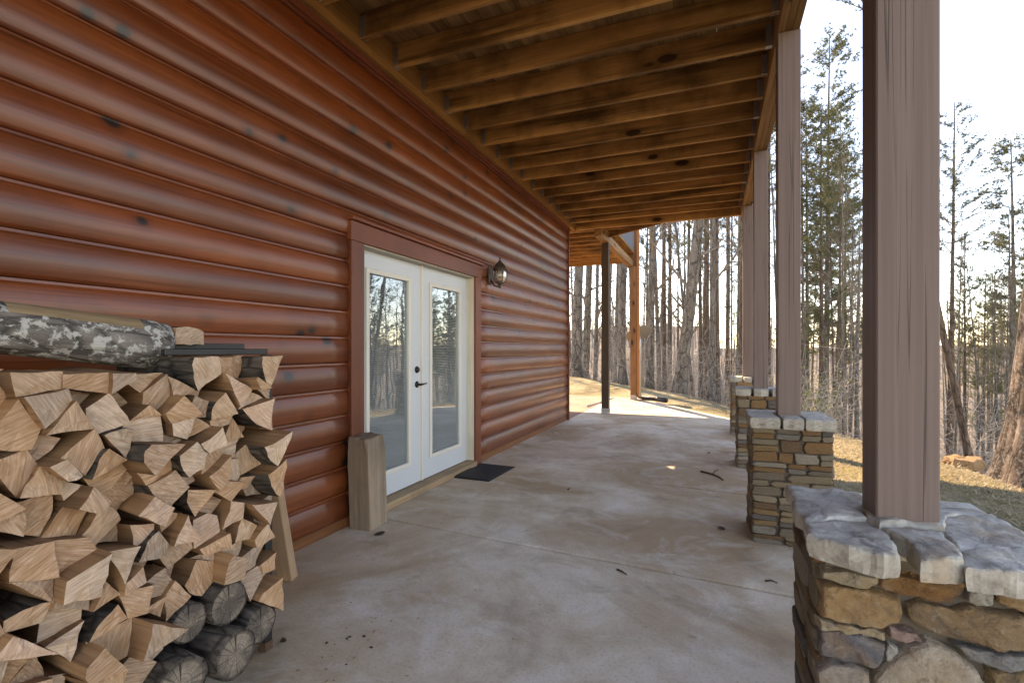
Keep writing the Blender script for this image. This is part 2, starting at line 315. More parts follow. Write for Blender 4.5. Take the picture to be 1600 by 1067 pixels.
# ------------------------------------------------------------------ terrain
EDGE = [(5.3, -40), (5.2, 0), (5.05, 5.8), (4.9, 7.3), (4.2, 9.1), (2.9, 12.4), (1.7, 14.9), (.3, 16.7), (-3, 19.4), (-10, 22), (-60, 24)]
def edge_dist(x, y):
    best = 1e9; sgn = 1
    for (ax, ay), (bx, by) in zip(EDGE, EDGE[1:]):
        dx, dy = bx - ax, by - ay; t = max(0, min(1, ((x - ax) * dx + (y - ay) * dy) / (dx * dx + dy * dy)))
        px, py = x - ax - t * dx, y - ay - t * dy; d = math.hypot(px, py)
        if d < best: best = d; sgn = 1 if dx * py - dy * px < 0 else -1
    return best * sgn          # positive beyond the edge of the lawn
def ground_z(x, y):
    e = edge_dist(x, y)
    z = -.06 + .05 * noise.noise((x * .35, y * .35, 0)) * min(1, max(0, max(x - 3.3, y - 13.2) / 1.5))
    if y > 13 and x < 2: z += .045 * (y - 13) * min(1, max(0, (2.5 - x) / 4)) * .8
    if x > 3.4 and y < 9: z += .05 * max(0, 1 - abs(x - 4.6) / 1.0)
    if e > 0:
        k = .26 + (.10 if x > 3 else 0); z -= k * 22 * (1 - math.exp(-e / 22)) + .02 * e * 0
        z += .25 * noise.noise((x * .12, y * .12, 3.1)) * min(1, e / 4)
        if e > 70: z += (e - 70) * .030 + 3.0 * noise.noise((x * .012, y * .012, 9)) * min(1, (e - 70) / 60)
    return z
def build_ground():
    def axis(lo, hi, c0, c1):
        a = []; x = lo
        while x < hi:
            a.append(x); dd = max(0, c0 - x, x - c1); x += .3 + dd * .11
        a.append(hi); return a
    xs = axis(-220, 320, -5, 8); ys = axis(-120, 420, -2, 22); nx = len(xs)
    vs = []; wd = []
    for y in ys:
        for x in xs:
            vs.append((x, y, ground_z(x, y) if not (0 < x < 3.2 and y < 9) and not (-8 < x <= 0 and y < 13) else -.16))
            e = edge_dist(x, y); wd.append(max(0, min(1, (e + .1 + .5 * noise.noise((x * 1.2, y * 1.2, 5))) / .9)))
    fs = [(j * nx + i, j * nx + i + 1, (j + 1) * nx + i + 1, (j + 1) * nx + i) for j in range(len(ys) - 1) for i in range(nx - 1)]
    m = MB().add(vs, fs, 0, True); me = m.mesh('ground', 'ground'); at = me.attributes.new('woods', 'FLOAT', 'POINT'); at.data.foreach_set('value', wd)
    o = link('ground', me); o['kind'] = 'structure'
build_ground()

# ------------------------------------------------------------------ patio
JY = [-4.0, 1.15, 3.12, 5.0, 6.9, 8.80]; SK = -.068
patio = link('patio', None); patio['kind'] = 'structure'
def prism(poly, z0, z1, mb=None, bev=.010):
    mb = mb or MB(); n = len(poly); cx = sum(p[0] for p in poly) / n; cy_ = sum(p[1] for p in poly) / n
    def ins(p, d): v = Vector((p[0] - cx, p[1] - cy_)); return (p[0] - v.normalized().x * d, p[1] - v.normalized().y * d)
    top = [ins(p, bev * 1.4) for p in poly]
    vs = [(*p, z0) for p in poly] + [(*p, z1 - bev) for p in poly] + [(*p, z1) for p in top]
    fs = [[k * n + i, k * n + (i + 1) % n, (k + 1) * n + (i + 1) % n, (k + 1) * n + i] for k in range(2) for i in range(n)] + [[2 * n + i for i in range(n)]]
    return mb.add(vs, fs)
XE = 3.3
for i, y0 in enumerate(JY):
    g = .010
    if i + 1 < len(JY): y1 = JY[i + 1]; poly = [(0.004, y0 + g), (XE, y0 + SK * XE + g), (XE, y1 + SK * XE - g), (.004, y1 - g)]
    else: poly = [(.004, y0 + g), (XE, y0 + SK * XE + g), (XE, 9.15), (2.67, 10.1), (1.55, 11.8), (.62, 13.2), (.004, 13.2)]
    prism(poly, -.14, 0).build('concrete_panel', 'concrete', patio)
MB().box(.0, XE - .03, -4, 9.1, -.15, -.022).build('slab_bed', 'dark_end', patio)
clay = prism([(-7, 8.75), (-.004, 8.75), (-.004, 13.1), (-3, 13.9), (-7, 14.2)], -.14, -.004).build('clay_apron', 'clay'); clay['kind'] = 'structure'

# ------------------------------------------------------------------ the log house
WALL_END = 8.62; WALL_START = -4.0
house = thing('log_house', 'log cabin wall clad in glossy reddish-brown half-round log siding with french doors', 'house')
EXPO = .185; Z0 = .069
def course_profile():
    pts = [(-.03, 0.0), (.006, 0.0), (.013, .003)]
    for k in range(12):
        t = k / 11; pts.append((.014 + .027 * math.sin(math.pi * (.13 + .80 * t)) ** .8, .004 + t * (EXPO - .017)))
    pts += [(.0185, EXPO - .0125), (.0175, EXPO - .001), (-.03, EXPO - .001)]
    return pts
PROF = course_profile()
def siding(y0, y1, k):
    n = max(2, int((y1 - y0) / .25)); vs = []; L = (y1 - y0)
    for i in range(n + 1):
        y = -L / 2 + L * i / n
        for (x, z) in PROF: vs.append((x + .0015 * noise.noise((y * 1.1, k * 3.3, z * 5)), y, z))
    m = len(PROF); fs = [[i * m + j, (i + 1) * m + j, (i + 1) * m + j + 1, i * m + j + 1] for i in range(n) for j in range(m - 1)]
    fs += [[j for j in range(m)], [n * m + j for j in range(m)][::-1]]
    mb = MB().add(vs, fs, 0, True)
    for q in (-1, -2): mb.sm[q] = False
    for q in range(n * (m - 1)):
        if q % (m - 1) in (0, 1, m - 4, m - 3, m - 2): mb.sm[q] = False
    o = mb.build('siding_log', 'siding', house, (0, (y0 + y1) / 2, Z0 + k * EXPO)); return o
DL, DR, DT = 2.863, 5.0, 2.215
for k in range(18):
    zb, zt = Z0 + k * EXPO, Z0 + (k + 1) * EXPO
    if zb < DT - .12: siding(WALL_START, DL + .02, k); siding(DR - .02, WALL_END, k)
    else: siding(WALL_START, WALL_END, k)
part_box('baseboard', 'base', house, -.03, .022, WALL_START, DL + .004, .002, .078); part_box('baseboard', 'base', house, -.03, .022, DR - .004, WALL_END, .002, .078)
part_box('corner_board', 'trim', house, -.10, .058, WALL_END + .001, WALL_END + .04, .003, 3.47)
part_box('frieze_board', 'trim_h', house, -.03, .030, WALL_START, WALL_END, 3.402, 3.47)
part_box('frieze_strip', 'trim_h', house, .0305, .052, WALL_START, WALL_END, 3.425, 3.468)
# shell: side, back and upper walls, floor, roof
part_box('shell_wall', 'room', house, -8, -.12, WALL_END - .2, WALL_END, .0, 6.6, 0); part_box('shell_wall', 'room', house, -8, -.12, WALL_START, WALL_START + .2, 0, 6.6, 0)
part_box('shell_wall', 'room', house, -8.2, -8.0, WALL_START, WALL_END, 0, 6.6, 0); part_box('shell_wall', 'room', house, -3.4, -3.3, WALL_START + .2, WALL_END - .2, .01, 3.4, 0)
part_box('shell_wall', 'room', house, -.14, -.031, WALL_START, DL + .06, 0, 3.7, 0); part_box('shell_wall', 'room', house, -.14, -.031, DR - .06, WALL_END, 0, 3.7, 0)
part_box('shell_wall', 'room', house, -.14, -.031, DL + .06, DR - .06, 2.13, 3.7, 0)
part_box('upper_wall', 'trim_h', house, -.14, -.02, WALL_START, WALL_END, 3.72, 6.6, 0)
part_box('floor_slab', 'room', house, -8, -.14, WALL_START, WALL_END, -.05, .03, 0); part_box('ceiling_slab', 'room', house, -8, -.14, WALL_START, WALL_END, 3.42, 3.6, 0)
MB().add([(.5, WALL_START - .4, 6.45), (.5, WALL_END + .4, 6.45), (-4.1, WALL_END + .4, 8.6), (-4.1, WALL_START - .4, 8.6), (-8.7, WALL_START - .4, 6.45), (-8.7, WALL_END + .4, 6.45),
          (.5, WALL_START - .4, 6.6), (.5, WALL_END + .4, 6.6), (-4.1, WALL_END + .4, 8.75), (-4.1, WALL_START - .4, 8.75), (-8.7, WALL_START - .4, 6.6), (-8.7, WALL_END + .4, 6.6)],
         [(0, 3, 2, 1), (3, 4, 5, 2), (6, 7, 8, 9), (9, 8, 11, 10), (0, 1, 7, 6), (5, 4, 10, 11), (1, 2, 8, 7), (2, 5, 11, 8), (3, 0, 6, 9), (4, 3, 9, 10)]).build('roof', 'roof', house)
# door surround
part_box('door_casing', 'trim', house, -.03, .060, DL, 3.004, .003, 2.063); part_box('door_casing', 'trim', house, -.03, .060, 4.868, DR, .003, 2.063)
part_box('door_header', 'trim_h', house, -.03, .062, DL - .004, DR + .004, 2.065, 2.205); part_box('drip_cap', 'trim_h', house, -.03, .092, DL - .018, DR + .018, 2.2065, 2.228)
part_box('door_jamb', 'jamb', house, -.13, .035, 4.862, 4.8675, .06, 2.062, 0); part_box('door_jamb', 'jamb', house, -.13, .035, 3.0045, 3.012, .06, 2.062, 0)
part_box('head_jamb', 'jamb', house, -.13, .035, 3.0125, 4.8615, 2.052, 2.0645, 0)
part_box('threshold', 'sill', house, -.13, .075, 3.005, 4.867, .001, .055)
def door(y0, y1, glass_y, active):
    # door leaf: a frame of stiles and rails round a full-height light
    gz0, gz1 = .27, 1.88; xf, xb = -.050, -.095
    o = MB(); ga, gb = glass_y
    for (a, b, c, d) in ((y0, ga, .062, 2.050), (gb, y1, .062, 2.050)): o.box(xb, xf, a, b, c, d, 0)
    o.box(xb, xf, ga, gb, .062, gz0, 0); o.box(xb, xf, ga, gb, gz1, 2.050, 0)
    dr = o.build('door', 'white_door', house)
    w = .034; l = MB()
    for (a, b, c, d) in ((ga - w, ga + .004, gz0 - w, gz1 + w), (gb - .004, gb + w, gz0 - w, gz1 + w), (ga + .004, gb - .004, gz0 - w, gz0 + .004), (ga + .004, gb - .004, gz1 - .004, gz1 + w)):
        l.box(xf + .0005, xf + .016, a, b, c, d, 0, .004)
    l.build('lite_frame', 'lite', dr)
    MB().box(-.064, -.060, ga + .001, gb - .001, gz0 + .001, gz1 - .001).build('pane', 'glass', dr)
    MB().box(-.0905, -.0865, ga + .001, gb - .001, gz0 + .001, gz1 - .001).build('pane', 'glass', dr)
    s = MB(); z = gz0 + .012
    while z < gz1 - .012:
        s.add([(-.0800, ga + .008, z + .0065), (-.0800, gb - .008, z + .0065), (-.0705, gb - .008, z - .0065), (-.0705, ga + .008, z - .0065)], [(0, 1, 2, 3)]); z += .0165
    for q in (.2, .8):
        yy = ga + (gb - ga) * q; s.box(-.0685, -.0680, yy, yy + .0015, gz0 + .01, gz1 - .01)
    bl = s.build('blind', 'slat', dr); bl['kind'] = 'stuff'
    if active:
        k = MB(); yk = 3.872
        k.lathe([(0, .0), (.032, .0), (.032, .006), (.020, .016), (.019, .022), (0, .022)], 18); db = k.build('deadbolt', 'hardware', dr, (xf, yk, 1.09), (0, R(90), 0))
        k = MB(); k.lathe([(0, 0), (.030, 0), (.030, .006), (.012, .012), (.011, .045), (0, .045)], 18); k.tube([(0, 0, .04), (0, .03, .045), (-.006, .10, .043)], [.010, .009, .007], 8)
        k.build('lever_handle', 'hardware', dr, (xf, yk, .955), (0, R(90), 0))
    return dr
door(3.0125, 3.936, (3.182, 3.732), True); door(3.954, 4.8615, (4.118, 4.680), False)
part_box('astragal', 'lite', house, -.096, -.030, 3.9362, 3.9538, .062, 2.051, .003)

# ------------------------------------------------------------------ wall lantern
lan = thing('wall_lantern', 'aged bronze carriage lantern with clear glass globe on the log wall beside the doors', 'lantern', (.045, 5.27, 2.13))
MB().box(-.004, .016, -.055, .055, -.10, .10, 0, .008).build('backplate', 'bronze', lan)
MB().tube([(.016, 0, -.05), (.05, 0, -.115), (.10, 0, -.13), (.125, 0, -.10)], [.010, .010, .010, .009], 8).build('arm', 'bronze', lan)
cap = MB().lathe([(.0, .215), (.006, .205), (.010, .19), (.006, .178), (.016, .17), (.020, .155), (.035, .145), (.060, .115), (.072, .085), (.085, .078), (.088, .064), (.080, .060), (.0, .060)], 20).build('dome_cap', 'bronze', lan, (.125, 0, 0))
MB().lathe([(.066, .058), (.076, .02), (.074, -.03), (.055, -.07), (.030, -.085), (.0, -.086)], 20).build('glass_globe', 'lampglass', lan, (.125, 0, 0))
MB().lathe([(.0, -.08), (.034, -.082), (.036, -.094), (.020, -.105), (.012, -.125), (.016, -.135), (.008, -.15), (0, -.156)], 16).build('base_finial', 'bronze', lan, (.125, 0, 0))
for k in range(6):
    a = k * math.pi / 3 + .3; cx, sx = math.cos(a), math.sin(a)
    MB().tube([(r * cx, r * sx, z) for r, z in ((.081, .062), (.085, .02), (.082, -.03), (.062, -.073), (.034, -.09))], .004, 5).build('cage_rib', 'bronze', lan, (.125, 0, 0))
MB().tube([(0, 0, .055), (0, 0, -.02)], [.008, .008], 8).build('candle_sleeve', 'lite', lan, (.125, 0, 0))

# ------------------------------------------------------------------ deck overhead
deck = thing('upper_deck', 'brown stained wooden deck overhead with open joists, hung along the log wall', 'deck')
JB, JT = 3.525, 3.712
BX0, BX1, BB = 2.872, 3.006, 3.435
part_box('ledger', 'ledger', deck, .0525, .0925, WALL_START, 8.98, 3.465, 3.710)
y_first = on_x(564.7, 78.8, .09).y
ys = sorted(y_first + .4064 * k for k in range(-17, 15)); ys = [y for y in ys if -3.9 < y < 8.9]
rng = random.Random(3)
jlen = BX0 - .095; me_j = [MB().box(-jlen / 2, jlen / 2, -.019, .019, -.0935, .0935, 0, .003).mesh('joist', 'joist')]
hang = MB().box(0, .045, -.0225, -.0195, -.085, .06).box(0, .045, .0195, .0225, -.085, .06).box(0, .045, -.0225, .0225, -.0975, -.0945).mesh('joist_hanger', 'galv')
for y in ys:
    j = link('joist', me_j[0], deck, (.0935 + jlen / 2, y, (JB + JT) / 2 + rng.uniform(-.004, .002)), (rng.uniform(-.01, .01), 0, rng.uniform(-.002, .002)))
    link('joist_hanger', hang, deck, (.0935, y, (JB + JT) / 2 + .005)); link('joist_hanger', hang, deck, (BX0 - .0006, y, (JB + JT) / 2 + .005), (0, 0, math.pi))
part_box('rim_joist', 'joist', deck, .0935, BX1, 8.985, 9.06, JB - .04, JT)
for i in range(3):
    w = (BX1 - BX0) / 3; part_box('beam_ply', 'beam', deck, BX0 + i * w + .001, BX0 + (i + 1) * w - .001, WALL_START, 8.98, BB + (.002 if i == 1 else 0), JT)
nb = 21; bw = (3.06 - .056) / nb
for i in range(nb):
    x0 = .056 + i * bw; part_box('deck_board', 'deckboard', deck, x0 + .001, x0 + bw - .001, WALL_START, 9.06 - rng.uniform(0, .01), JT + .002, JT + .037, 0)
# rear wing of the deck beyond the corner of the wall
y = 9.36
me_r = MB().box(-2.9, 2.9, -.019, .019, -.0935, .0935, 0, .003).mesh('wing_joist', 'joist')
while y < 13.0:
    link('wing_joist', me_r, deck, (-2.49, y, (JB + JT) / 2)); y += .4064
part_box('rim_joist', 'joist', deck, -5.4, .56, 12.99, 13.03, JB - .03, JT); part_box('rim_joist', 'joist', deck, -5.4, -.11, 9.0, 9.04, JB, JT)
for i in range(2): part_box('beam_ply', 'beam', deck, .415 + i * .070, .483 + i * .070, 9.064, 12.98, 3.36, JB - .002)
for i in range(40):
    x0 = -5.4 + i * .1495
    if x0 < .5: part_box('deck_board', 'deckboard', deck, x0 + .004, x0 + .145, 9.065, 13.03, JT + .002, JT + .037, 0)
# chamfered corner between the two runs
d0, d1 = Vector((1.62, 9.06, 0)), Vector((.56, 9.78, 0)); dl = (d1 - d0).length; an = math.atan2(d1.y - d0.y, d1.x - d0.x)
MB().box(-dl / 2, dl / 2, -.02, .02, JB - .05, JT, 0, .003).build('chamfer_rim', 'beam', deck, ((d0.x + d1.x) / 2, (d0.y + d1.y) / 2, 0), (0, 0, an))
prism([(.565, 9.066), (1.60, 9.066), (.565, 9.75)], JT + .002, JT + .037).build('corner_boards', 'deckboard', deck)
for yy, xx in ((9.36, 1.16), (9.62, .78)): part_box('joist', 'joist', deck, .56, xx - .03, yy - .019, yy + .019, JB, JT)
# railing on the rear wing
rail = thing('deck_railing', 'slate blue picket railing on the far deck above the beam', 'railing')
for (a, b) in ((3.80, 3.86), (4.55, 4.62)):
    part_box('rail', 'beam', rail, .50, .55, 9.85, 12.9, a, b); part_box('rail', 'beam', rail, -5.3, .45, 12.93, 12.98, a, b)
pk = MB().box(-.012, .012, -.045, .045, -.46, .46, 0, .003).mesh('picket', 'slate_paint')
yv = 9.95
while yv < 12.85: link('picket', pk, rail, (.565, yv, 4.215)); yv += .125
xv = -5.2
while xv < .42: link('picket', pk, rail, (xv, 12.995, 4.215), (0, 0, R(90))); xv += .135

# ------------------------------------------------------------------ stones
def poly_stone(poly, depth, bulge, seed, ring_n=26, rough=.006):
    """stone from an outline in its face plane: local x,y in the face, z out of it"""
    rg = random.Random(seed); n = len(poly); per = [math.dist(poly[i], poly[(i + 1) % n]) for i in range(n)]; tot = sum(per); pts = []
    cnt = [max(1, round(ring_n * q / tot)) for q in per]
    for i in range(n):
        a, b = poly[i], poly[(i + 1) % n]
        for q in range(cnt[i]): t = q / cnt[i]; w = .10 * per[i] * noise.noise((a[0] * 9 + t * 3.1, a[1] * 9, seed * 1.7)) * math.sin(math.pi * t); pts.append((a[0] + (b[0] - a[0]) * t + (b[1] - a[1]) / per[i] * w, a[1] + (b[1] - a[1]) * t - (b[0] - a[0]) / per[i] * w))
    ring_n = len(pts)
    cx = sum(p[0] for p in pts) / ring_n; cy_ = sum(p[1] for p in pts) / ring_n; size = math.sqrt(tot)
    off = rg.uniform(0, 90); vs = []; tx, ty = rg.uniform(-.12, .12), rg.uniform(-.2, .2)
    rings = [(.955, -depth), (.985, -.66 * depth), (1.005, -.30 * depth), (1.0, .30 * bulge), (.985, .66 * bulge), (.945, .92 * bulge), (.84, 1.0 * bulge), (.68, 1.03 * bulge), (.50, 1.02 * bulge), (.32, 1.04 * bulge), (.15, 1.0 * bulge)]
    for f, z in rings:
        for (px, py) in pts:
            x = cx + (px - cx) * f; y = cy_ + (py - cy_) * f; nn = noise.noise((x * 14 + off, y * 14, off)) + .6 * noise.noise((x * 34, y * 34 + off, off)) + .3 * noise.noise((x * 80, y * 80 + off, off)); e = noise.noise((x * 22, y * 22, off + z * 20)) * .35 + (noise.noise((x * 26 + 3, y * 26, off + z * 34)) * 1.1 if z < 0 else 0)
            zz = z + (nn * rough * 1.6 + tx * (x - cx) * .5 + ty * (y - cy_) * .4 if z > -.3 * bulge else 0)
            vs.append((x + e * rough, y + e * rough, zz))
    R_ = len(rings); vs.append((cx, cy_, bulge + rough * noise.noise((cx * 14 + off, cy_ * 14, off))))
    fs = [[r * ring_n + i, r * ring_n + (i + 1) % ring_n, (r + 1) * ring_n + (i + 1) % ring_n, (r + 1) * ring_n + i] for r in range(R_ - 1) for i in range(ring_n)]
    fs += [[(R_ - 1) * ring_n + i, (R_ - 1) * ring_n + (i + 1) % ring_n, len(vs) - 1] for i in range(ring_n)]; fs.append(list(range(ring_n))[::-1])
    mb = MB().add(vs, fs, 0, False)
    for q in range(5 * ring_n, len(fs) - 1): mb.sm[q] = True
    return mb
def unit_stone(seed, ring_n=14):
    rg = random.Random(seed); j = lambda s=.12: rg.uniform(0, s)
    poly = [(-.5 + j(), -.5 + j()), (0, -.5 + j(.06)), (.5 - j(), -.5 + j()), (.5 - j(.05), 0), (.5 - j(), .5 - j()), (rg.uniform(-.2, .2), .5 - j(.06)), (-.5 + j(), .5 - j()), (-.5 + j(.05), 0)]
    area = sum(poly[i][0] * poly[(i + 1) % 8][1] - poly[(i + 1) % 8][0] * poly[i][1] for i in range(8))
    m = poly_stone(poly if area > 0 else poly[::-1], 1.0, .45, seed, ring_n, .03); return m
PAL = [(.46, .36, .24), (.50, .30, .14), (.34, .27, .20), (.55, .45, .32), (.24, .22, .21), (.46, .24, .10), (.40, .36, .31), (.28, .16, .085), (.58, .50, .40), (.52, .38, .22)]
UNIT = [unit_stone(50 + i).mesh('stone', 'stone') for i in range(14)]
def unit_cap(seed):
    m = unit_stone(seed, 18); return m.mesh('cap_stone', 'cap')
UCAP = [unit_cap(90 + i) for i in range(6)]
FACE = {'-y': ((1, 0, 0), (0, 0, 1), (0, -1, 0)), '+y': ((-1, 0, 0), (0, 0, 1), (0, 1, 0)), '-x': ((0, -1, 0), (0, 0, 1), (-1, 0, 0)), '+x': ((0, 1, 0), (0, 0, 1), (1, 0, 0))}
def face_matrix(face, origin):
    a, b, c = (Vector(v) for v in FACE[face]); m = Matrix((a, b, c)).transposed().to_4x4(); m.translation = origin; return m
def lay_face(pier, face, w, z0, z1, corner, rg, dep=.05, proud=.020, hmin=.030, hmax=.095):
    """courses of stones on one face, face centre axis at `corner` (x,y of the face centre)"""
    z = z0
    while z < z1 - .02:
        h = min(rg.uniform(hmin, hmax), z1 - z)
        if z1 - z - h < hmin * .6: h = z1 - z
        s = -w / 2
        while s < w / 2 - .01:
            l = min(rg.uniform(.07, .25), w / 2 - s)
            if w / 2 - s - l < .06: l = w / 2 - s
            sub = [(z, h)] if h < .06 or rg.random() < .35 or l > .22 else [(z, h * .5), (z + h * .5, h * .5)]
            for (zz, hh) in sub:
                m = face_matrix(face, (corner[0], corner[1], 0)) @ Matrix.Translation((s + l / 2, zz + hh / 2, 0))
                o = link('stone', rg.choice(UNIT), pier); o.color = (*rg.choice(PAL), 1); p = proud * rg.uniform(.7, 1.35)
                o.matrix_local = Matrix.Translation(-Vector(pier.location)) @ m @ Matrix.Rotation(rg.uniform(-.05, .05), 4, 'Z') @ Matrix.Diagonal((l * 1.0, hh * 1.0, p / .45, 1))
            s += l
        z += h
def pier(x0, x1, y0, y1, cap_z, label, seed, faces=('-y', '-x', '+x', '+y'), caps=True):
    rg = random.Random(seed); p = thing('stone_pier', label, 'pier', ((x0 + x1) / 2, (y0 + y1) / 2, 0), group='stone piers along the patio')
    b = .018; MB().box(-(x1 - x0) / 2 + b, (x1 - x0) / 2 - b, -(y1 - y0) / 2 + b, (y1 - y0) / 2 - b, -.05, cap_z - .07).build('mortar_core', 'mortar', p)
    cx, cy_ = (x0 + x1) / 2, (y0 + y1) / 2; zt = cap_z - .068
    for f in faces:
        if f == '-y': lay_face(p, f, x1 - x0 + .01, 0, zt, (cx, y0 + .012), rg)
        if f == '+y': lay_face(p, f, x1 - x0 + .01, 0, zt, (cx, y1 - .012), rg)
        if f == '-x': lay_face(p, f, y1 - y0 - .035, 0, zt, (x0 + .012, cy_), rg)
        if f == '+x': lay_face(p, f, y1 - y0 - .035, 0, zt, (x1 - .012, cy_), rg)
    if caps:
        ov = .035; X0, X1, Y0, Y1 = x0 - ov, x1 + ov, y0 - ov, y1 + ov
        cuts = [X0, X0 + (X1 - X0) * rg.uniform(.30, .4), X0 + (X1 - X0) * rg.uniform(.6, .68), X1]; ym = Y0 + (Y1 - Y0) * rg.uniform(.45, .6)
        cells = [(cuts[0], cuts[1], Y0, ym), (cuts[1], cuts[2], Y0, ym), (cuts[2], cuts[3], Y0, ym), (cuts[0], (X0 + X1) / 2, ym, Y1), ((X0 + X1) / 2, cuts[3], ym, Y1)]
        for (a, b_, c, d) in cells:
            o = link('cap_stone', rg.choice(UCAP), p, ((a + b_) / 2 - cx, (c + d) / 2 - cy_, cap_z - .022), (0, 0, rg.choice((0, math.pi))), (b_ - a - .004, d - c - .004, .052)); o.scale.z = .05
    return p
piers = [(1.50, .82), (3.66, .83), (5.86, .85), (8.12, .86)]
PX0, PX1 = 2.705, 3.165
pier(PX0, PX1, 3.66, 4.10, .83, 'stacked stone pier whose mauve post stands behind the grey-capped pier', 12)
pier(PX0, PX1, 5.86, 6.30, .85, 'stacked stone pier, third along the patio, before the last pier', 13)
pier(PX0, PX1, 8.08, 8.52, .86, 'stacked stone pier at the far end of the patio where the lawn begins', 14)
# the near pier: stones on its front and cap laid as they are seen
P1Y0, P1Y1, CAPZ = 1.515, 1.93, .82
p1 = pier(PX0 + .02, PX1 + .01, P1Y0, P1Y1, CAPZ, 'big stone pier with thick grey cap slabs and a round boulder in its face', 11, ('-x', '+x', '+y'), False)
def z6(x, y): return 1220 + x * .3065, 740 + y * .3065
FRONT = [[(205, 478), (350, 488), (495, 512), (490, 545), (430, 575), (300, 550), (205, 520)],
 [(500, 518), (600, 508), (760, 532), (940, 548), (930, 590), (870, 650), (780, 640), (600, 610), (510, 575), (487, 560)],
 [(945, 575), (1070, 575), (1070, 660), (985, 662), (945, 640)], [(1082, 585), (1240, 592), (1420, 620), (1420, 740), (1250, 715), (1085, 640)],
 [(200, 545), (300, 560), (430, 582), (600, 622), (622, 700), (610, 748), (500, 772), (330, 752), (198, 715)],
 [(640, 668), (720, 645), (870, 692), (960, 668), (1250, 722), (1420, 750), (1420, 925), (1240, 898), (1080, 880), (900, 842), (750, 792), (648, 735)],
 [(190, 728), (300, 752), (532, 792), (530, 838), (400, 818), (192, 778)], [(192, 786), (330, 794), (522, 850), (520, 905), (490, 967), (330, 948), (198, 915)],
 [(540, 762), (680, 797), (702, 830), (625, 852), (543, 818)], [(532, 842), (590, 880), (580, 900), (540, 942), (527, 930)],
 [(872, 852), (1080, 892), (1240, 908), (1420, 935), (1420, 1020), (1240, 985), (1080, 972), (930, 915)],
 [(462, 1010), (560, 922), (640, 868), (740, 838), (860, 880), (980, 970), (1045, 1090), (1030, 1220), (900, 1300), (640, 1300), (490, 1200)],
 [(185, 985), (240, 950), (350, 958), (440, 985), (455, 1067), (440, 1160), (300, 1180), (188, 1150)],
 [(1052, 985), (1240, 998), (1420, 1030), (1420, 1200), (1240, 1190), (1075, 1150)], [(188, 1165), (300, 1190), (450, 1180), (500, 1230), (480, 1330), (190, 1310)], [(1055, 1170), (1240, 1205), (1420, 1215), (1420, 1360), (1040, 1330)],
 [(190, 1325), (480, 1345), (640, 1320), (900, 1320), (1040, 1345), (1040, 1450), (600, 1470), (190, 1430)]]
FCOL = [(.50, .42, .30), (.34, .17, .07), (.46, .44, .38), (.44, .28, .15), (.50, .31, .16), (.38, .245, .14), (.56, .44, .30), (.20, .20, .23), (.42, .28, .24), (.55, .52, .48), (.30, .29, .28), (.60, .50, .40), (.44, .37, .32), (.40, .27, .15), (.42, .33, .24), (.36, .26, .17), (.42, .32, .22)]
for i, pl in enumerate(FRONT):
    w = [on_y(*z6(*q), P1Y0) for q in pl]; pts = [(q.x, q.z) for q in w]; pts = [(min(x, PX1 + .03), z) for x, z in pts]
    if min(z for x, z in pts) < 0: pts = [(x, max(z, 0)) for x, z in pts]
    area = sum(pts[k][0] * pts[(k + 1) % len(pts)][1] - pts[(k + 1) % len(pts)][0] * pts[k][1] for k in range(len(pts)))
    if area < 0: pts = pts[::-1]
    cx = sum(x for x, z in pts) / len(pts); cz = sum(z for x, z in pts) / len(pts); pts = [(x - cx, z - cz) for x, z in pts]
    o = poly_stone(pts, .05, .05 if i == 11 else .030, 200 + i, 48, .010).build('stone', 'stone', p1)
    o.matrix_local = Matrix.Translation(-Vector(p1.location)) @ face_matrix('-y', (cx, P1Y0 + .012, cz)); o.color = (*FCOL[i], 1)
zz = .03
rg1 = random.Random(77)
lay_face(p1, '-y', PX1 - PX0, 0, .14, ((PX0 + PX1) / 2 + .02, P1Y0 + .016), rg1)
CAPS = [[(130, 250), (300, 225), (440, 228), (505, 268), (572, 350), (598, 420), (520, 425), (350, 385), (140, 318)],
 [(60, 138), (110, 125), (250, 152), (395, 190), (438, 224), (300, 222), (128, 244)], [(30, 60), (200, 76), (410, 96), (425, 180), (395, 186), (240, 148), (75, 120)],
 [(508, 264), (640, 262), (825, 290), (905, 395), (925, 450), (800, 448), (712, 440), (690, 395), (640, 330)],
 [(912, 398), (1100, 380), (1240, 388), (1440, 430), (1500, 520), (1300, 515), (1100, 490), (950, 470)], [(842, 226), (1080, 218), (1240, 300), (1400, 400), (1240, 384), (1100, 374), (905, 388), (830, 292)],
 [(425, 98), (600, 120), (820, 165), (1000, 176), (1072, 214), (840, 222), (828, 284), (640, 256), (510, 260), (445, 222)]]
for i, pl in enumerate(CAPS):
    zt = CAPZ - (.03 if i == 7 else .012); w = [on_z(*z6(*q), CAPZ) for q in pl]; pts = [(q.x, q.y) for q in w]
    area = sum(pts[k][0] * pts[(k + 1) % len(pts)][1] - pts[(k + 1) % len(pts)][0] * pts[k][1] for k in range(len(pts)))
    if area < 0: pts = pts[::-1]
    cx = sum(x for x, y in pts) / len(pts); cy_ = sum(y for x, y in pts) / len(pts); pts = [((x - cx) * 1.035, (y - cy_) * 1.05) for x, y in pts]
    poly_stone(pts, .036 + (.004 * (i % 3)), .014, 300 + i, 56, .0055).build('cap_stone', 'cap', p1, (cx - p1.location.x, cy_ - p1.location.y, zt))
MB().box(-.22, .24, -.19, .20, CAPZ - .075, CAPZ - .009).build('mortar_bed', 'cap', p1)

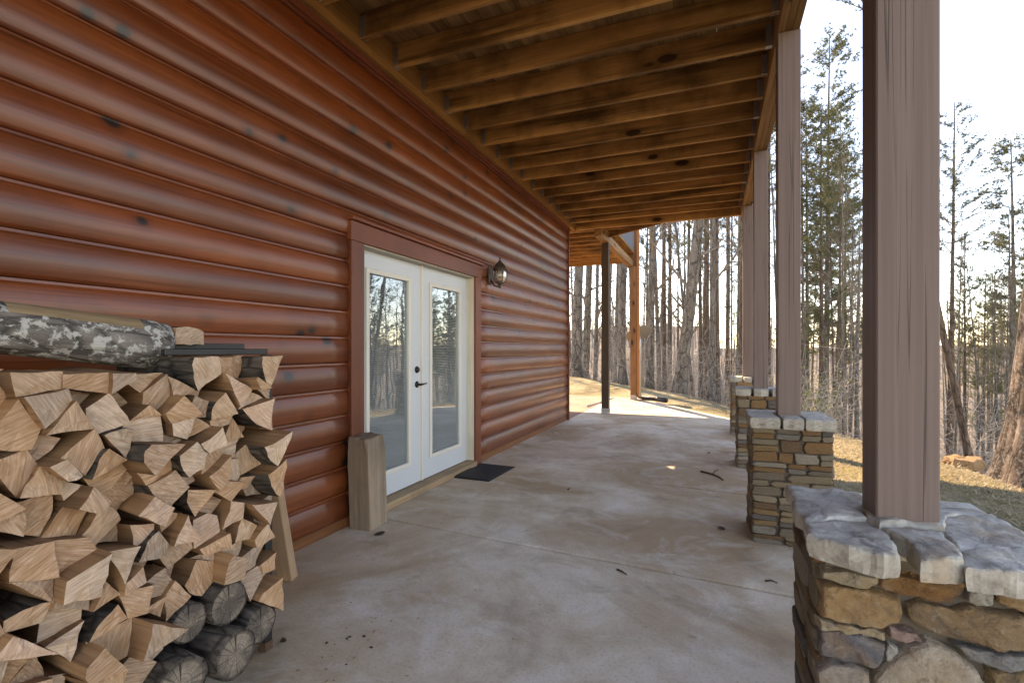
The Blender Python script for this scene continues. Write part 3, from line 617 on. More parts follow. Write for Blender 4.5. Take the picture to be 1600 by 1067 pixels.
# ------------------------------------------------------------------ posts
def post(name, x0, y0, z0, z1, mat, label, w=.138, group='wooden posts holding up the deck', base=False):
    p = thing(name, label, 'post', (x0 + w / 2, y0 + w / 2, z0), group=group)
    MB().box(-w / 2, w / 2, -w / 2, w / 2, .03 if base else 0, z1 - z0, 0, .004).build('shaft', mat, p)
    if base:
        MB().box(-w / 2 - .03, w / 2 + .03, -w / 2 - .03, w / 2 + .03, .001, .006).box(-w / 2 - .004, w / 2 + .004, -w / 2 - .004, -w / 2 - .001, .006, .11).box(-w / 2 - .004, w / 2 + .004, w / 2 + .001, w / 2 + .004, .006, .11).box(-w / 2, w / 2, -w / 2, w / 2, .007, .028).build('post_base', 'galv', p)
        for sx in (-.03, .03): MB().lathe([(0, .006), (.008, .006), (.008, 0), (0, 0)], 6).build('bolt', 'hardware', p, (sx, -w / 2 - .0045, .07), (R(90), 0, 0))
    return p
post('deck_post', 2.872, 1.60, CAPZ - .012, BB - .001, 'post', 'mauve brown painted square post standing on the grey capped near pier')
post('deck_post', 2.872, 3.82, .822, BB - .001, 'post', 'mauve brown painted square post on the second stone pier')
post('deck_post', 2.872, 6.02, .842, BB - .001, 'post', 'mauve brown painted square post on the third stone pier')
post('deck_post', 2.872, 8.24, .852, BB - .001, 'post', 'mauve brown painted square post on the last pier beside the lawn')
post('deck_post', .41, 9.72, 0, 3.359, 'darkpost', 'slim dark brown post on a galvanised base at the corner of the patio', base=True)
p6 = post('deck_post', .50, 12.78, 0, 3.359, 'brownpost', 'orange brown post with a downspout beside it at the far edge of the slab', base=True)
part_box('post_extension', 'brownpost', p6, -.069, .069, .08, .218, 3.36, 4.70)
# downspout and its drain hose
ds = thing('downspout', 'copper brown downspout running down the far deck post', 'downspout', (.68, 12.85, 0))
MB().box(-.036, .036, -.03, .03, .14, 4.9, 0, .008).build('pipe', 'copper', ds); MB().tube([(0, 0, .16), (.0, 0, .09), (.05, -.02, .05), (.10, -.04, .045)], .036, 8).build('elbow', 'copper', ds)
for z in (1.2, 2.6): MB().box(-.042, .042, -.034, .034, z, z + .03).build('strap', 'copper', ds)
hp = [Vector((.80, 12.80, .05)), Vector((.98, 12.70, .055)), Vector((1.15, 12.62, .05)), Vector((1.32, 12.42, .05)), Vector((1.42, 12.30, .055))]; pts = []; rad = []
for a, b in zip(hp, hp[1:]):
    for k in range(10): pts.append(a.lerp(b, k / 10)); rad.append(.058 if k % 2 else .044)
tag(MB().tube(pts, rad, 10).build('drain_hose', 'corr'), 'black corrugated drain hose lying at the foot of the downspout', 'hose')
# satellite dish
dn = Vector((-.42, .42, .80)).normalized(); dp = at_depth(999, 13.35, 522)
dish = thing('satellite_dish', 'grey oval satellite dish tilted skyward on a mast behind the far post', 'satellite dish', dp); dish.rotation_mode = 'QUATERNION'
q = dn.to_track_quat('Z', 'Y')
prof = [(0, -.03), (.1, -.027), (.2, -.016), (.3, .004), (.37, .022), (.375, .03), (.37, .03), (.3, .014), (.2, -.006), (.1, -.017), (0, -.02)]
o = MB().lathe(prof, 28).build('reflector', 'dish', dish); o.rotation_mode = 'QUATERNION'; o.rotation_quaternion = q; o.scale = (1, .9, 1)
gz = ground_z(dp.x, dp.y); MB().tube([(0, 0, -.04), (.02, -.03, -.16), (.03, -.02, -.30), (.03, -.02, gz - dp.z - .05)], [.025, .025, .022, .022], 8).build('mast', 'galv', dish)
MB().tube([dn * .0, dn * .25 + Vector((.15, -.05, -.12)), dn * .42 + Vector((.14, -.03, -.02))], [.012, .012, .02], 6).build('feed_arm', 'galv', dish)
# pipe on the slab
a, b = on_z(918, 634, .02), on_z(958, 621, .02)
tag(MB().tube([a, b], .02, 8).build('pipe_offcut', 'pvc'), 'thin pale pipe lying on the slab behind the dark post', 'pipe')

# ------------------------------------------------------------------ timber block, mat, plank
blk = MB(); nv = []
b = bmesh.new(); bmesh.ops.create_cube(b, size=1); bmesh.ops.subdivide_edges(b, edges=list(b.edges), cuts=5, use_grid_fill=True)
for v in b.verts:
    x, y, z = v.co; e = sum(1 for q in (abs(x), abs(y)) if q > .49)
    top = max(0, (z - .38) / .12); r = 1 - .05 * top * (abs(x) > .49) - .05 * top * (abs(y) > .49)
    v.co = Vector((x * .186 * r, y * .196 * r, (z + .5) * .655 - (.012 * top * noise.noise((x * 9, y * 9, 1)) if z > .49 else 0))) + Vector((noise.noise((x * 6, y * 6, z * 9)), noise.noise((x * 6, y * 6, z * 9 + 5)), 0)) * .004
bmesh.ops.bevel(b, geom=[e for e in b.edges if e.calc_face_angle(0) > .9], offset=.006, segments=1, affect='EDGES')
b.verts.index_update(); blk.add([v.co for v in b.verts], [[v.index for v in f.verts] for f in b.faces]); b.free()
tag(blk.build('timber_block', 'fir', None, (.150, 2.94, .001), (R(2.6), 0, 0)), 'short weathered square timber standing on end against the log wall by the doors', 'timber')
dm = thing('door_mat', 'black ribbed rubber mat lying before the french doors', 'mat', (.245, 4.665, .001), (0, 0, R(-1.5)))
MB().box(-.225, .225, -.32, .32, 0, .008, 0, .003).build('sheet', 'rubber', dm)
mm = MB()
for k in range(9): mm.box(-.19 + k * .0475 - .006, -.19 + k * .0475 + .006, -.29, .29, .0082, .0125)
mm.build('ribs', 'rubber', dm)['kind'] = 'stuff'
MB().add([(-.225, -.32, .0145), (.225, -.32, .0145), (.02, -.02, .030), (-.225, .05, .0145)], [(0, 1, 2, 3)]).add([(-.225, -.32, .0085), (.225, -.32, .0085), (.02, -.02, .024), (-.225, .05, .0085)], [(3, 2, 1, 0)]).build('raised_fold', 'rubber', dm)
pa = on_z(450, 905, 0); pk_ = thing('split_plank', 'pale split plank with maroon painted top leaning at the end of the firewood rack', 'plank', (pa.x, pa.y, .0), (R(7), R(-5), R(12)))
MB().box(-.045, .045, -.028, .028, .004, .50, 0, .004).build('plank_body', 'plank', pk_); MB().box(-.043, .043, -.026, .026, .5005, .64, 0, .003).build('painted_top', 'maroon', pk_)

# ------------------------------------------------------------------ firewood
FX = .80                                           # face of the stack
rack = thing('firewood_rack', 'black steel angle-iron firewood rack standing against the log wall', 'rack', (.5, .9, 0))
def rb(name, x0, x1, y0, y1, z0, z1, mat='black_steel'): MB().box(x0 - .5, x1 - .5, y0 - .9, y1 - .9, z0, z1, 0, .002).build(name, mat, rack)
RX0, RX1, RY0, RY1 = .36, .70, .22, 1.562
for x in (RX0, RX1):
    for y in (RY0, RY1): rb('upright', x - .018, x + .018, y - .018, y + .018, .04, 1.255); rb('foot', x - .02, x + .02, y - .02, y + .02, .001, .0395, 'rust')
    rb('bottom_rail', x - .016, x + .016, RY0 + .019, RY1 - .019, .06, .095)
for y in (RY0, RY1): rb('cross_bar', RX0 + .019, RX1 - .019, y - .016, y + .016, .06, .095)
rb('top_rail', .665, .69, 1.15, RY1 + .02, 1.257, 1.280); rb('top_rail', .53, .56, .55, 1.575, 1.279, 1.302)

def clip(poly, a, b, c):                           # keep a*x+b*y<=c
    out = []
    for i in range(len(poly)):
        p, q = poly[i], poly[(i + 1) % len(poly)]; dp_, dq = a * p[0] + b * p[1] - c, a * q[0] + b * q[1] - c
        if dp_ <= 0: out.append(p)
        if dp_ * dq < 0: t = dp_ / (dp_ - dq); out.append((p[0] + (q[0] - p[0]) * t, p[1] + (q[1] - p[1]) * t))
    return out
rg = random.Random(21)
Y0w, Y1w, Z0w = -.25, 1.542, .098
rounds = [(1.31, .335, .076), (1.45, .185, .072), (1.275, .183, .084), (1.09, .185, .086), (1.165, .335, .064)]
def top_z(y): return 1.25 if y > 1.2 else (1.20 + max(0, (1.0 - y)) * .07)
sites = []
row = 0; z = Z0w + .05
while z < 1.25:
    y = Y0w + .05 + (row % 2) * .05
    while y < Y1w - .02:
        yy, zz_ = y + rg.uniform(-.030, .030), z + rg.uniform(-.019, .019)
        if all(math.hypot(yy - a, zz_ - b_) > r + .035 for a, b_, r in rounds): sites.append((yy, zz_, rg.uniform(-.0014, .0014)))
        y += rg.choice((.078, .09, .105, .12))
    z += .0615; row += 1
allsites = sites + [(a, b_, r * r * .55) for a, b_, r in rounds]
def area2(p): return sum(p[i][0] * p[(i + 1) % len(p)][1] - p[(i + 1) % len(p)][0] * p[i][1] for i in range(len(p))) / 2
TONES = {'pinkish tan': (.62, .405, .30), 'orange-brown': (.47, .255, .135), 'pale cream': (.68, .51, .385), 'dull brown': (.38, .24, .155), 'tan': (.58, .375, .235), 'grey weathered': (.33, .265, .215), 'rusty orange': (.54, .29, .145)}
def wood_piece(poly, cx, cz, xf, length, kind):
    n0 = len(poly); per = []
    pts = []
    arc = rg.randrange(n0) if kind == 'bark' else -1
    for i in range(n0):
        a, b_ = poly[i], poly[(i + 1) % n0]; L = math.dist(a, b_); k = 5 if i == arc else max(1, int(L / .028))
        nx_, ny_ = (b_[1] - a[1]) / max(L, 1e-6), -(b_[0] - a[0]) / max(L, 1e-6)
        for q in range(k):
            t = q / k; bow = (math.sin(math.pi * t) * L * .10 if i == arc else (rg.uniform(-.0035, .002) if q else 0)); pts.append((a[0] + (b_[0] - a[0]) * t + nx_ * bow, a[1] + (b_[1] - a[1]) * t + ny_ * bow, i == arc))
    n = len(pts); vs = []; mb = MB(); jag = [rg.uniform(-.006, .004) for _ in range(n)]; tilt = rg.uniform(-.18, .18); tz = rg.uniform(-.15, .15); tw = rg.uniform(-.10, .10); S = 5
    for s_ in range(S):
        t = s_ / (S - 1); sc_ = 1 - .10 * t * rg.random()
        for i, (py, pz, _) in enumerate(pts):
            off = jag[i] + tilt * py + tz * pz if s_ == 0 else 0; w_ = .0035 * noise.noise((t * 5 + cx * 9, py * 30, pz * 30)) * (s_ > 0)
            vs.append((-t * length + off, (py * math.cos(tw * t) - pz * math.sin(tw * t)) * sc_ + w_, (pz * math.cos(tw * t) + py * math.sin(tw * t)) * sc_ + w_))
    for s_ in range(S - 1):
        for i in range(n): mb.add([], []); mb.f.append([s_ * n + i, (s_ + 1) * n + i, (s_ + 1) * n + (i + 1) % n, s_ * n + (i + 1) % n]); mb.mi.append(2 if pts[i][2] else 1); mb.sm.append(False)
    mb.v = vs; vs.append((rg.uniform(-.004, .006), 0, 0)); ce = len(vs) - 1
    for i in range(n): mb.f.append([i, (i + 1) % n, ce]); mb.mi.append(0); mb.sm.append(False)
    mb.f.append([(S - 1) * n + i for i in range(n)][::-1]); mb.mi.append(1); mb.sm.append(False)
    o = mb.build('firewood', ['end', 'split', 'bark'], None, (xf, cx, cz), (rg.uniform(-.03, .03), rg.uniform(-.05, .05), rg.uniform(-.12, .12)))
    return o
for i, (sy, sz, w) in enumerate(sites):
    poly = [(Y0w, Z0w), (Y1w, Z0w), (Y1w, top_z(sy)), (Y0w, top_z(sy))]
    for (oy, oz, ow) in allsites:
        if (oy, oz) == (sy, sz): continue
        a, b_ = oy - sy, oz - sz
        if math.hypot(a, b_) > .5: continue
        poly = clip(poly, 2 * a, 2 * b_, oy * oy + oz * oz - ow - sy * sy - sz * sz + w)
        if len(poly) < 3: break
    if len(poly) < 3: continue
    if area2(poly) < 0: poly = poly[::-1]
    # drop the least useful corners: wedges and uneven quads with dark gaps between them
    want = rg.choice((3, 3, 4, 4, 4, 5))
    while len(poly) > want:
        k = min(range(len(poly)), key=lambda q: abs(area2([poly[q - 1], poly[q], poly[(q + 1) % len(poly)]])) * rg.uniform(.7, 1.3)); poly.pop(k)
    if area2(poly) < .0014: continue
    cy_ = sum(p[0] for p in poly) / len(poly); cz = sum(p[1] for p in poly) / len(poly); poly = [((p[0] - cy_) * 1.03, (p[1] - cz) * 1.03) for p in poly]
    if sy < .30: continue
    wkind = 'bark' if rg.random() < .38 else 'split'; o = wood_piece(poly, cy_, cz, FX + rg.gauss(-.012, .042), .40, wkind)
    tn = rg.choice(list(TONES)); o.color = (*TONES[tn], 1); ar = abs(area2(poly))
    zone = 'in the top course' if cz > 1.13 else ('high in the stack' if cz > .85 else ('midway up the stack' if cz > .52 else 'low in the stack'))
    zone += ' by the steel upright' if cy_ > 1.38 else (' resting over round logs' if cy_ > 1.0 and cz < .5 else (' below the lichen log' if cy_ > .75 and cz > .85 else ''))
    tag(o, f"{tn} {'barky ' if wkind == 'bark' else ''}{'thin' if ar < .003 else ('chunky' if ar > .0062 else 'middling')} {('three', 'four', 'five')[len(poly) - 3]}-sided firewood split {zone}", 'firewood', 'split firewood in the rack')
def round_log(y, z, r, xf, length, seed, label, end='dark_end'):
    g = random.Random(seed); n = 22; vs = []; mb = MB(); S = 7; sh = [1 + .07 * noise.noise((math.cos(6.283 * k / n) * 1.3, math.sin(6.283 * k / n) * 1.3, seed)) for k in range(n)]
    for s_ in range(S):
        for k in range(n): a = 6.283 * k / n; rr = r * sh[k] * (1 + .03 * noise.noise((k * .9, s_ * .8, seed))); vs.append((-length * s_ / (S - 1), rr * math.cos(a), rr * math.sin(a)))
    for k in range(n): a = 6.283 * k / n; vs.append((.001, r * .90 * sh[k] * math.cos(a), r * .90 * sh[k] * math.sin(a)))
    fs = [[s_ * n + k, (s_ + 1) * n + k, (s_ + 1) * n + (k + 1) % n, s_ * n + (k + 1) % n] for s_ in range(S - 1) for k in range(n)]
    mb.add(vs, fs, 0, True); o_ = S * n
    for k in range(n): mb.f.append([k, (k + 1) % n, o_ + (k + 1) % n, o_ + k]); mb.mi.append(0); mb.sm.append(False)
    mb.f.append([o_ + k for k in range(n)]); mb.mi.append(1); mb.sm.append(False); mb.f.append([(S - 1) * n + k for k in range(n)][::-1]); mb.mi.append(1); mb.sm.append(False)
    return tag(mb.build('round_log', ['bark', end], None, (xf, y, z), (0, 0, g.uniform(-.1, .1))), label, 'log', 'round logs low in the rack')
RL = ['dark barked round log with a checked brown end, highest of those low in the rack', 'dark barked round log with blackened end beside the rack upright', 'dark barked round log poking furthest out at the bottom of the rack, pale grey end', 'rough round log in the bottom row under the split wood', 'round log with a dark end half hidden beneath split wood']
for (y, z, r), lb, s_, xf in zip(rounds, RL, range(5), (.80, .80, .88, .86, .79)): round_log(y, z, r, xf, .42, 40 + s_, lb, 'log_end')
# lichen log lying on top
a, b_ = Vector((.50, .42, 1.385)), Vector((.535, 1.235, 1.292)); n = 30; S = 16; mb = MB(); vs = []; dv = (b_ - a); L = dv.length
for s_ in range(S + 1):
    t = s_ / S; rr = .070 + .020 * t
    if s_ in (0, S): rr *= .94
    for k in range(n):
        an_ = 2 * math.pi * k / n; w_ = 1 + .05 * noise.noise((math.cos(an_) * 1.4, math.sin(an_) * 1.4, t * 3)) + .02 * noise.noise((math.cos(an_) * 5, math.sin(an_) * 5, t * 14))
        vs.append((rr * w_ * math.cos(an_), rr * w_ * math.sin(an_), t * L))
for s_ in range(S):
    for k in range(n):
        t = s_ / S; an_ = (k + .5) / n * 360
        mb.f.append([s_ * n + k, s_ * n + (k + 1) % n, (s_ + 1) * n + (k + 1) % n, (s_ + 1) * n + k]); mb.sm.append(True)
        hit = .42 < t < .86 and abs(((an_ - 90 + 180) % 360) - 180) < 38 - 55 * abs(t - .64) + 12 * noise.noise((t * 9, an_ * .05, 2)); mb.mi.append(2 if hit else 0)
mb.v = vs; mb.f.append([S * n + k for k in range(n)]); mb.mi.append(1); mb.sm.append(False); mb.f.append(list(range(n))[::-1]); mb.mi.append(1); mb.sm.append(False)
ll = mb.build('lichen_log', ['lichen_bark', 'dark_end', 'bare_wood'], None, a); ll.rotation_mode = 'QUATERNION'
qz = dv.to_track_quat('Z', 'Y'); xa = qz @ Vector((1, 0, 0)); ya = qz @ Vector((0, 1, 0)); want = Vector((.45, -.1, .9)); ang = math.atan2(want.dot(ya), want.dot(xa)) - R(90)
from mathutils import Quaternion
ll.rotation_quaternion = qz @ Quaternion((0, 0, 1), ang); tag(ll, 'grey log mottled with pale lichen lying on top of the firewood stack', 'log')
o = wood_piece([(-.06, -.028), (.06, -.03), (.055, .022), (-.05, .035)], 1.30, 1.325, .60, .30, 'bark'); o.color = (.45, .34, .25, 1); tag(o, 'weathered split of firewood lying across the rack rail above the stack', 'firewood')

# ------------------------------------------------------------------ litter on the slab
def twig(name, pts, r, label):
    w = [on_z(u, v, r) for u, v in pts]; return tag(MB().tube(w, [r * (1.2 - .6 * i / (len(w) - 1)) for i in range(len(w))], 6).build(name, 'leaf'), label, 'twig')
tw = twig('fallen_twig', [(1095, 736), (1108, 739), (1117, 742), (1124, 745), (1130, 750)], .009, 'dark forked twig lying on the slab near the stone piers')
MB().tube([on_z(1113, 741, .01), on_z(1116, 737, .02), on_z(1121, 734, .015)], .005, 5).build('side_shoot', 'leaf', tw)
twig('fallen_twig', [(964, 889), (972, 892), (979, 897)], .005, 'tiny curved twig on the slab beside the control joint')
twig('fallen_twig', [(1196, 907), (1205, 906), (1215, 910)], .005, 'tiny twig on the slab close to the big near pier')
for (u, v, s_, lb) in ((1127, 826, .03, 'curled dead leaf on the slab left of the second pier'), (593, 835, .032, 'dark dead leaf beside the foot of the timber block'), (1107, 708, .02, 'dead leaf on the slab beyond the forked twig'), (443, 1003, .018, 'dark leaf scrap near the foot of the firewood rack'), (888, 765, .014, 'small brown leaf on the middle of the slab')):
    p = on_z(u, v, 0); g = random.Random(u); m = MB(); ring = [(s_ * (1 + .3 * g.random()) * math.cos(k * .785), s_ * .6 * (1 + .4 * g.random()) * math.sin(k * .785), .004 + .012 * g.random()) for k in range(8)]
    m.add(ring + [(0, 0, .004)], [[k, (k + 1) % 8, 8] for k in range(8)]); m.add([(x, y, z - .003) for x, y, z in ring] + [(0, 0, .001)], [[(k + 1) % 8, k, 8] for k in range(8)])
    tag(m.build('dead_leaf', 'leaf', None, (p.x, p.y, .001), (0, 0, g.uniform(0, 6))), lb, 'leaf')

# ------------------------------------------------------------------ trees
def grow(mb, p, d, r, length, depth, g, mi_t, tips, segs=5, sides=5, droop=0.0, wob=.25):
    pts = [p.copy()]; rad = [r]; q = p.copy(); dd = d.normalized()
    for i in range(segs):
        dd = (dd + Vector((g.gauss(0, wob), g.gauss(0, wob), g.gauss(0, wob * .6) + droop)) * .35).normalized(); q = q + dd * (length / segs); pts.append(q.copy()); rad.append(max(.004, r * (1 - .85 * (i + 1) / segs)))
    mb.tube(pts, rad, sides, mi_t, False); tips.append((pts, rad)); return pts, rad
def trunk_path(g, h, bend=.02):
    pts = []; x = y = 0; dx = g.gauss(0, bend); dy = g.gauss(0, bend); n = 16
    for i in range(n + 1):
        t = i / n; pts.append(Vector((x, y, h * t))); x += (dx + g.gauss(0, bend * .6)) * h / n; y += (dy + g.gauss(0, bend * .6)) * h / n
    return pts
def trunk_at(pts, h, z): t = max(0, min(.999, z / h)) * (len(pts) - 1); i = int(t); return pts[i].lerp(pts[i + 1], t - i)
def hardwood(seed, h, fork=.42, nb=26, sides=9):
    g = random.Random(seed); tr = MB(); cr = MB(); pts = trunk_path(g, h, .022); r0 = .15
    rad = [(r0 * (1 + .55 * math.exp(-z.z / .35)) if z.z < 2 else r0) * (1 - .88 * (z.z / h) ** 1.1) for z in pts]
    fine = [];
    for i in range(len(pts) - 1): fine += [pts[i], pts[i].lerp(pts[i + 1], .5)]
    fine.append(pts[-1]); fr = [(r0 * (1 + .6 * math.exp(-z.z / .3))) * (1 - .9 * (z.z / h) ** 1.1) + .004 for z in fine]
    tr.tube([fine[0] - Vector((0, 0, .8))] + fine, [fr[0] * 1.1] + fr, sides, 0, False)
    for k in range(nb):
        z = h * (fork + (1 - fork) * (k + g.random()) / nb * .98) if k > 4 else h * g.uniform(.15, fork); p = trunk_at(pts, h, z); a = g.uniform(0, 6.283); up = g.uniform(.5, 1.3); L = (h * .22) * (1.1 - .75 * z / h) * g.uniform(.6, 1.25) * (.55 if z < h * fork else 1)
        d = Vector((math.cos(a), math.sin(a), up)); r = r0 * (1 - .88 * z / h) * g.uniform(.32, .55); bp, br = grow(cr, p, d, r, L, 0, g, 0, [], 6, 4, .08, .3)
        for q in range(g.randint(4, 7)):
            i = g.randint(1, 5); d2 = (bp[i] - bp[i - 1]).normalized() + Vector((g.gauss(0, .7), g.gauss(0, .7), g.gauss(.25, .4))); b2, r2 = grow(cr, bp[i], d2, br[i] * .55 + .002, L * g.uniform(.25, .5), 1, g, 0, [], 4, 3, .05, .35)
            for w in range(g.randint(3, 6)):
                j = g.randint(1, 4); d3 = (b2[j] - b2[j - 1]).normalized() + Vector((g.gauss(0, .8), g.gauss(0, .8), g.gauss(.15, .5))); grow(cr, b2[j], d3, .006, L * g.uniform(.10, .24), 2, g, 0, [], 2, 3, 0, .3)
    return tr, cr
def pine(seed, h, crown=.5, dens=1.0, upsweep=.35):
    g = random.Random(seed); tr = MB(); cr = MB(); pts = trunk_path(g, h, .008); r0 = .15
    fr = [(r0 * (1 + .4 * math.exp(-z.z / .3))) * (1 - .9 * (z.z / h) ** 1.15) + .006 for z in pts]
    tr.tube([pts[0] - Vector((0, 0, .8))] + pts, [fr[0] * 1.1] + fr, 9, 0, False); z = h * .12
    while z < h * .985:
        live = z > h * crown; t = (z / h - crown) / (1 - crown); p = trunk_at(pts, h, z)
        for k in range(g.randint(3, 5) if live else (1 if g.random() < .6 else 0)):
            a = g.uniform(0, 6.283); L = (h * .15 * (1 - .75 * t) * g.uniform(.6, 1.15) * (.6 + .4 * min(1, t * 4))) if live else g.uniform(.4, 1.6)
            bp, br = grow(cr, p, Vector((math.cos(a), math.sin(a), upsweep * g.uniform(.3, 1.6) if live else g.uniform(-.2, .25))), .028 * (1.2 - t) if live else .014, L, 0, g, 0, [], 5, 4, .10 if live else -.05, .22)
            if live:
                for q in range(int(5 * dens * (1 + L))):
                    i = g.randint(2, 5); f = g.random(); c0 = bp[i - 1].lerp(bp[i], f); d2 = (bp[i] - bp[i - 1]).normalized() + Vector((g.gauss(0, .6), g.gauss(0, .6), g.gauss(.3, .3))); tl = g.uniform(.2, .5); b2, _ = grow(cr, c0, d2, .006, tl, 1, g, 0, [], 2, 3, .05, .25)
                    for e in range(2):
                        tip = b2[-1 - e]
                        for s_ in range(int(15 * dens)):
                            dv_ = Vector((g.gauss(0, 1), g.gauss(0, 1), g.gauss(.35, .8))).normalized(); ln = g.uniform(.10, .20); sd = dv_.cross(Vector((g.gauss(0, 1), g.gauss(0, 1), g.gauss(0, 1)))).normalized() * .012
                            cr.add([tip - sd, tip + sd, tip + dv_ * ln], [(0, 1, 2)], 1)
        z += h * .028 * g.uniform(.7, 1.3)
    return tr, cr
def proto(fn, trunk_mat, *a):
    tr, cr = fn(*a); return tr.mesh('trunk', trunk_mat), cr.mesh('crown', ['twig', 'needle'])
HW = [proto(hardwood, 'trunk_grey', s_, h, fk, nb_) for s_, h, fk, nb_ in ((1, 19, .38, 26), (2, 21, .45, 24), (3, 17, .30, 28), (4, 22, .5, 22), (5, 15, .28, 24))]
HT = [19, 21, 17, 22, 15]
PN = [proto(pine, 'trunk_red', s_, h, cw, dn_, up) for s_, h, cw, dn_, up in ((11, 22, .52, 1.0, .35), (12, 24, .58, .9, .5), (13, 20, .45, 1.1, .45))]
SM = proto(pine, 'trunk_grey', 21, 14, .22, .9, .15)
YG = MB(); YC = MB()
def place_tree(pr, u, d, dia, label, group, sz=1.0, lean=(0, 0), rot=None, name='bare_tree', cat='tree', pos=None):
    p = Vector(pos) if pos else at_depth(u, d); p.z = ground_z(p.x, p.y) - .02; s_ = dia / .36; g = random.Random(int(u * 7 + d * 131))
    t = thing(name, label, cat, p, (lean[0], lean[1], rot if rot is not None else g.uniform(0, 6.28)), group); hs = sz * g.uniform(.92, 1.08); sx = s_ * .5 + .5 * hs
    link('trunk', pr[0], t, scale=(s_, s_, hs)); link('crown', pr[1], t, scale=(sx if s_ > .5 else hs * .6, sx if s_ > .5 else hs * .6, hs)); return t
BL, BG = 'bare leafless hardwood tree with grey bark in the woods past the lawn', 'bare hardwoods in the woods'
PL, PG = 'tall straight pine with reddish bark and sparse green needles in the woods', 'pines in the woods'
def tree_label(kind, u, d, dia, ln=0):
    th = 'thick' if dia > .3 else ('mid-sized' if dia > .2 else ('slender' if dia > .13 else 'very thin'))
    wh = 'past the corner of the log wall' if u < 960 else ('behind the satellite dish' if u < 1050 else ('past the far stone pier' if u < 1190 else ('outside the middle painted posts' if u < 1400 else 'around the thick trunk')))
    dp_ = 'at the woods edge' if d < 19 else ('inside the woods' if d < 27 else 'deep in the woods')
    return f"{th} {'leaning ' if abs(ln) > .045 else ''}{kind} {dp_} {wh}"
hwl = [(899, 20.5, .52, 0, 0), (913, 22, .40, 1, .05), (929, 26, .25, 2, 0), (960, 24, .24, 4, 0), (973, 18.2, .34, 3, -.02), (1015, 17.2, .30, 0, 0), (1030, 21, .22, 2, .03), (1060, 15.4, .44, 1, .05), (1085, 19, .16, 4, .12), (1112, 16, .25, 3, .01), (1150, 22, .2, 2, 0), (945, 30, .3, 1, 0), (990, 28, .25, 4, .04), (1045, 27, .24, 0, 0), (1075, 30, .3, 3, 0),
       (1262, 20, .18, 4, .03), (1302, 24, .2, 2, .12), (1328, 18, .14, 4, -.05), (1340, 27, .22, 0, 0), (1495, 22, .16, 2, -.04), (1545, 26, .2, 0, .03), (1570, 17, .13, 4, .0), (1592, 14.5, .20, 2, .01), (1225, 24, .22, 1, 0), (1660, 18, .3, 0, 0), (1720, 15, .3, 1, 0), (1800, 18, .25, 2, 0), (1900, 16, .3, 3, 0)]
for (u, d, dia, k, ln) in hwl: place_tree(HW[k], u, d, dia, tree_label('bare grey hardwood', u, d, dia, ln), BG, 1.0 if u < 1200 else (.62 if u < 1400 else .5), (0, ln))
pnl = [(1038, 19.5, .22, 0), (1095, 18.5, .17, 1), (1103, 20, .16, 2), (1121, 17.5, .22, 0), (1137, 18.8, .2, 1), (1157, 21, .22, 2), (1200, 23, .25, 0), (1256, 24, .22, 1), (1283, 20.5, .24, 2), (1320, 26, .24, 0), (1483, 15, .2, 1), (1508, 20, .16, 2), (1535, 24, .2, 0), (1620, 21, .28, 1), (1760, 20, .25, 0), (1850, 22, .25, 2), (2000, 20, .25, 1), (884, 27, .3, 1), (1180, 28, .24, 1)]
for (u, d, dia, k) in pnl: place_tree(PN[k], u, d, dia, tree_label('red-barked pine', u, d, dia), PG, .95 if u < 1210 else (.66 if u < 1400 else .45), name='pine_tree')
place_tree(SM, 1290, 22, .30, 'full-crowned evergreen with dark green boughs between the painted posts', None, 1.25, name='evergreen_tree')
place_tree(SM, 1588, 19, .28, 'slender evergreen with drooping boughs behind the thick trunk', None, 1.0, name='evergreen_tree')
place_tree(PN[1], 1524, 9.3, .15, 'thin reddish trunk leaning away across the slope below the lawn edge', None, .6, (0, R(-9)), 0, 'leaning_tree')
for u, d, dia, sz, lb in ((1262, 24, .26, 1.25, 'soft green pine with feathery boughs left of the nearest painted post'), (1312, 27, .24, 1.35, 'tall feathery pine rising between the painted posts'), (1545, 25, .22, .6, 'small evergreen with level boughs left of the thick trunk')): place_tree(SM, u, d, dia, lb, None, sz, name='evergreen_tree')
# background hardwoods and pines on the falling ground
g = random.Random(8); 
for k in range(64):
    u = g.uniform(840, 1180) if k < 38 else g.uniform(1180, 1750); d = g.uniform(26, 48)
    dia = g.uniform(.10, .22); l1, l2 = g.gauss(0, .02), g.gauss(0, .03)
    if g.random() < .7: place_tree(g.choice(HW), u, d, dia, tree_label('bare grey hardwood', u, d, dia, max(abs(l1), abs(l2))), BG, g.uniform(.8, 1.05) * (1 if u < 1190 else .55), (l1, l2))
    else: place_tree(g.choice(PN), u, d, dia, tree_label('red-barked pine', u, d, dia), PG, g.uniform(.75, 1.0) * (1 if u < 1190 else .55), name='pine_tree')
for k in range(34):
    u = g.uniform(1235, 1350) if k % 3 == 0 else g.uniform(1470, 1680); d = g.uniform(12, 26); dia = g.uniform(.07, .16); place_tree(g.choice(HW if k % 4 else PN), u, d, dia, tree_label('young bare tree' if k % 4 else 'red-barked pine', u, d, dia), 'slim trees on the slope' if k % 4 else PG, g.uniform(.28, .5), (g.gauss(0, .05), g.gauss(0, .06)), name='slim_tree' if k % 4 else 'pine_tree')
for k in range(14):
    x, y = g.uniform(11, 30), g.uniform(-14, 7)
    place_tree(g.choice(HW + PN), 5000 + k, 1, g.uniform(.18, .35), 'tree standing in the woods to the side of the patio', 'woods beside the patio', .95, pos=(x, y, 0))
for k in range(12):
    x, y = g.uniform(-13, -1.5), g.uniform(24, 38); dia = g.uniform(.2, .34)
    place_tree(g.choice(HW), 3000 + k, 1, dia, 'bare hardwood standing in the woods behind the log house', 'hardwoods behind the house', .95, pos=(x, y, 0))
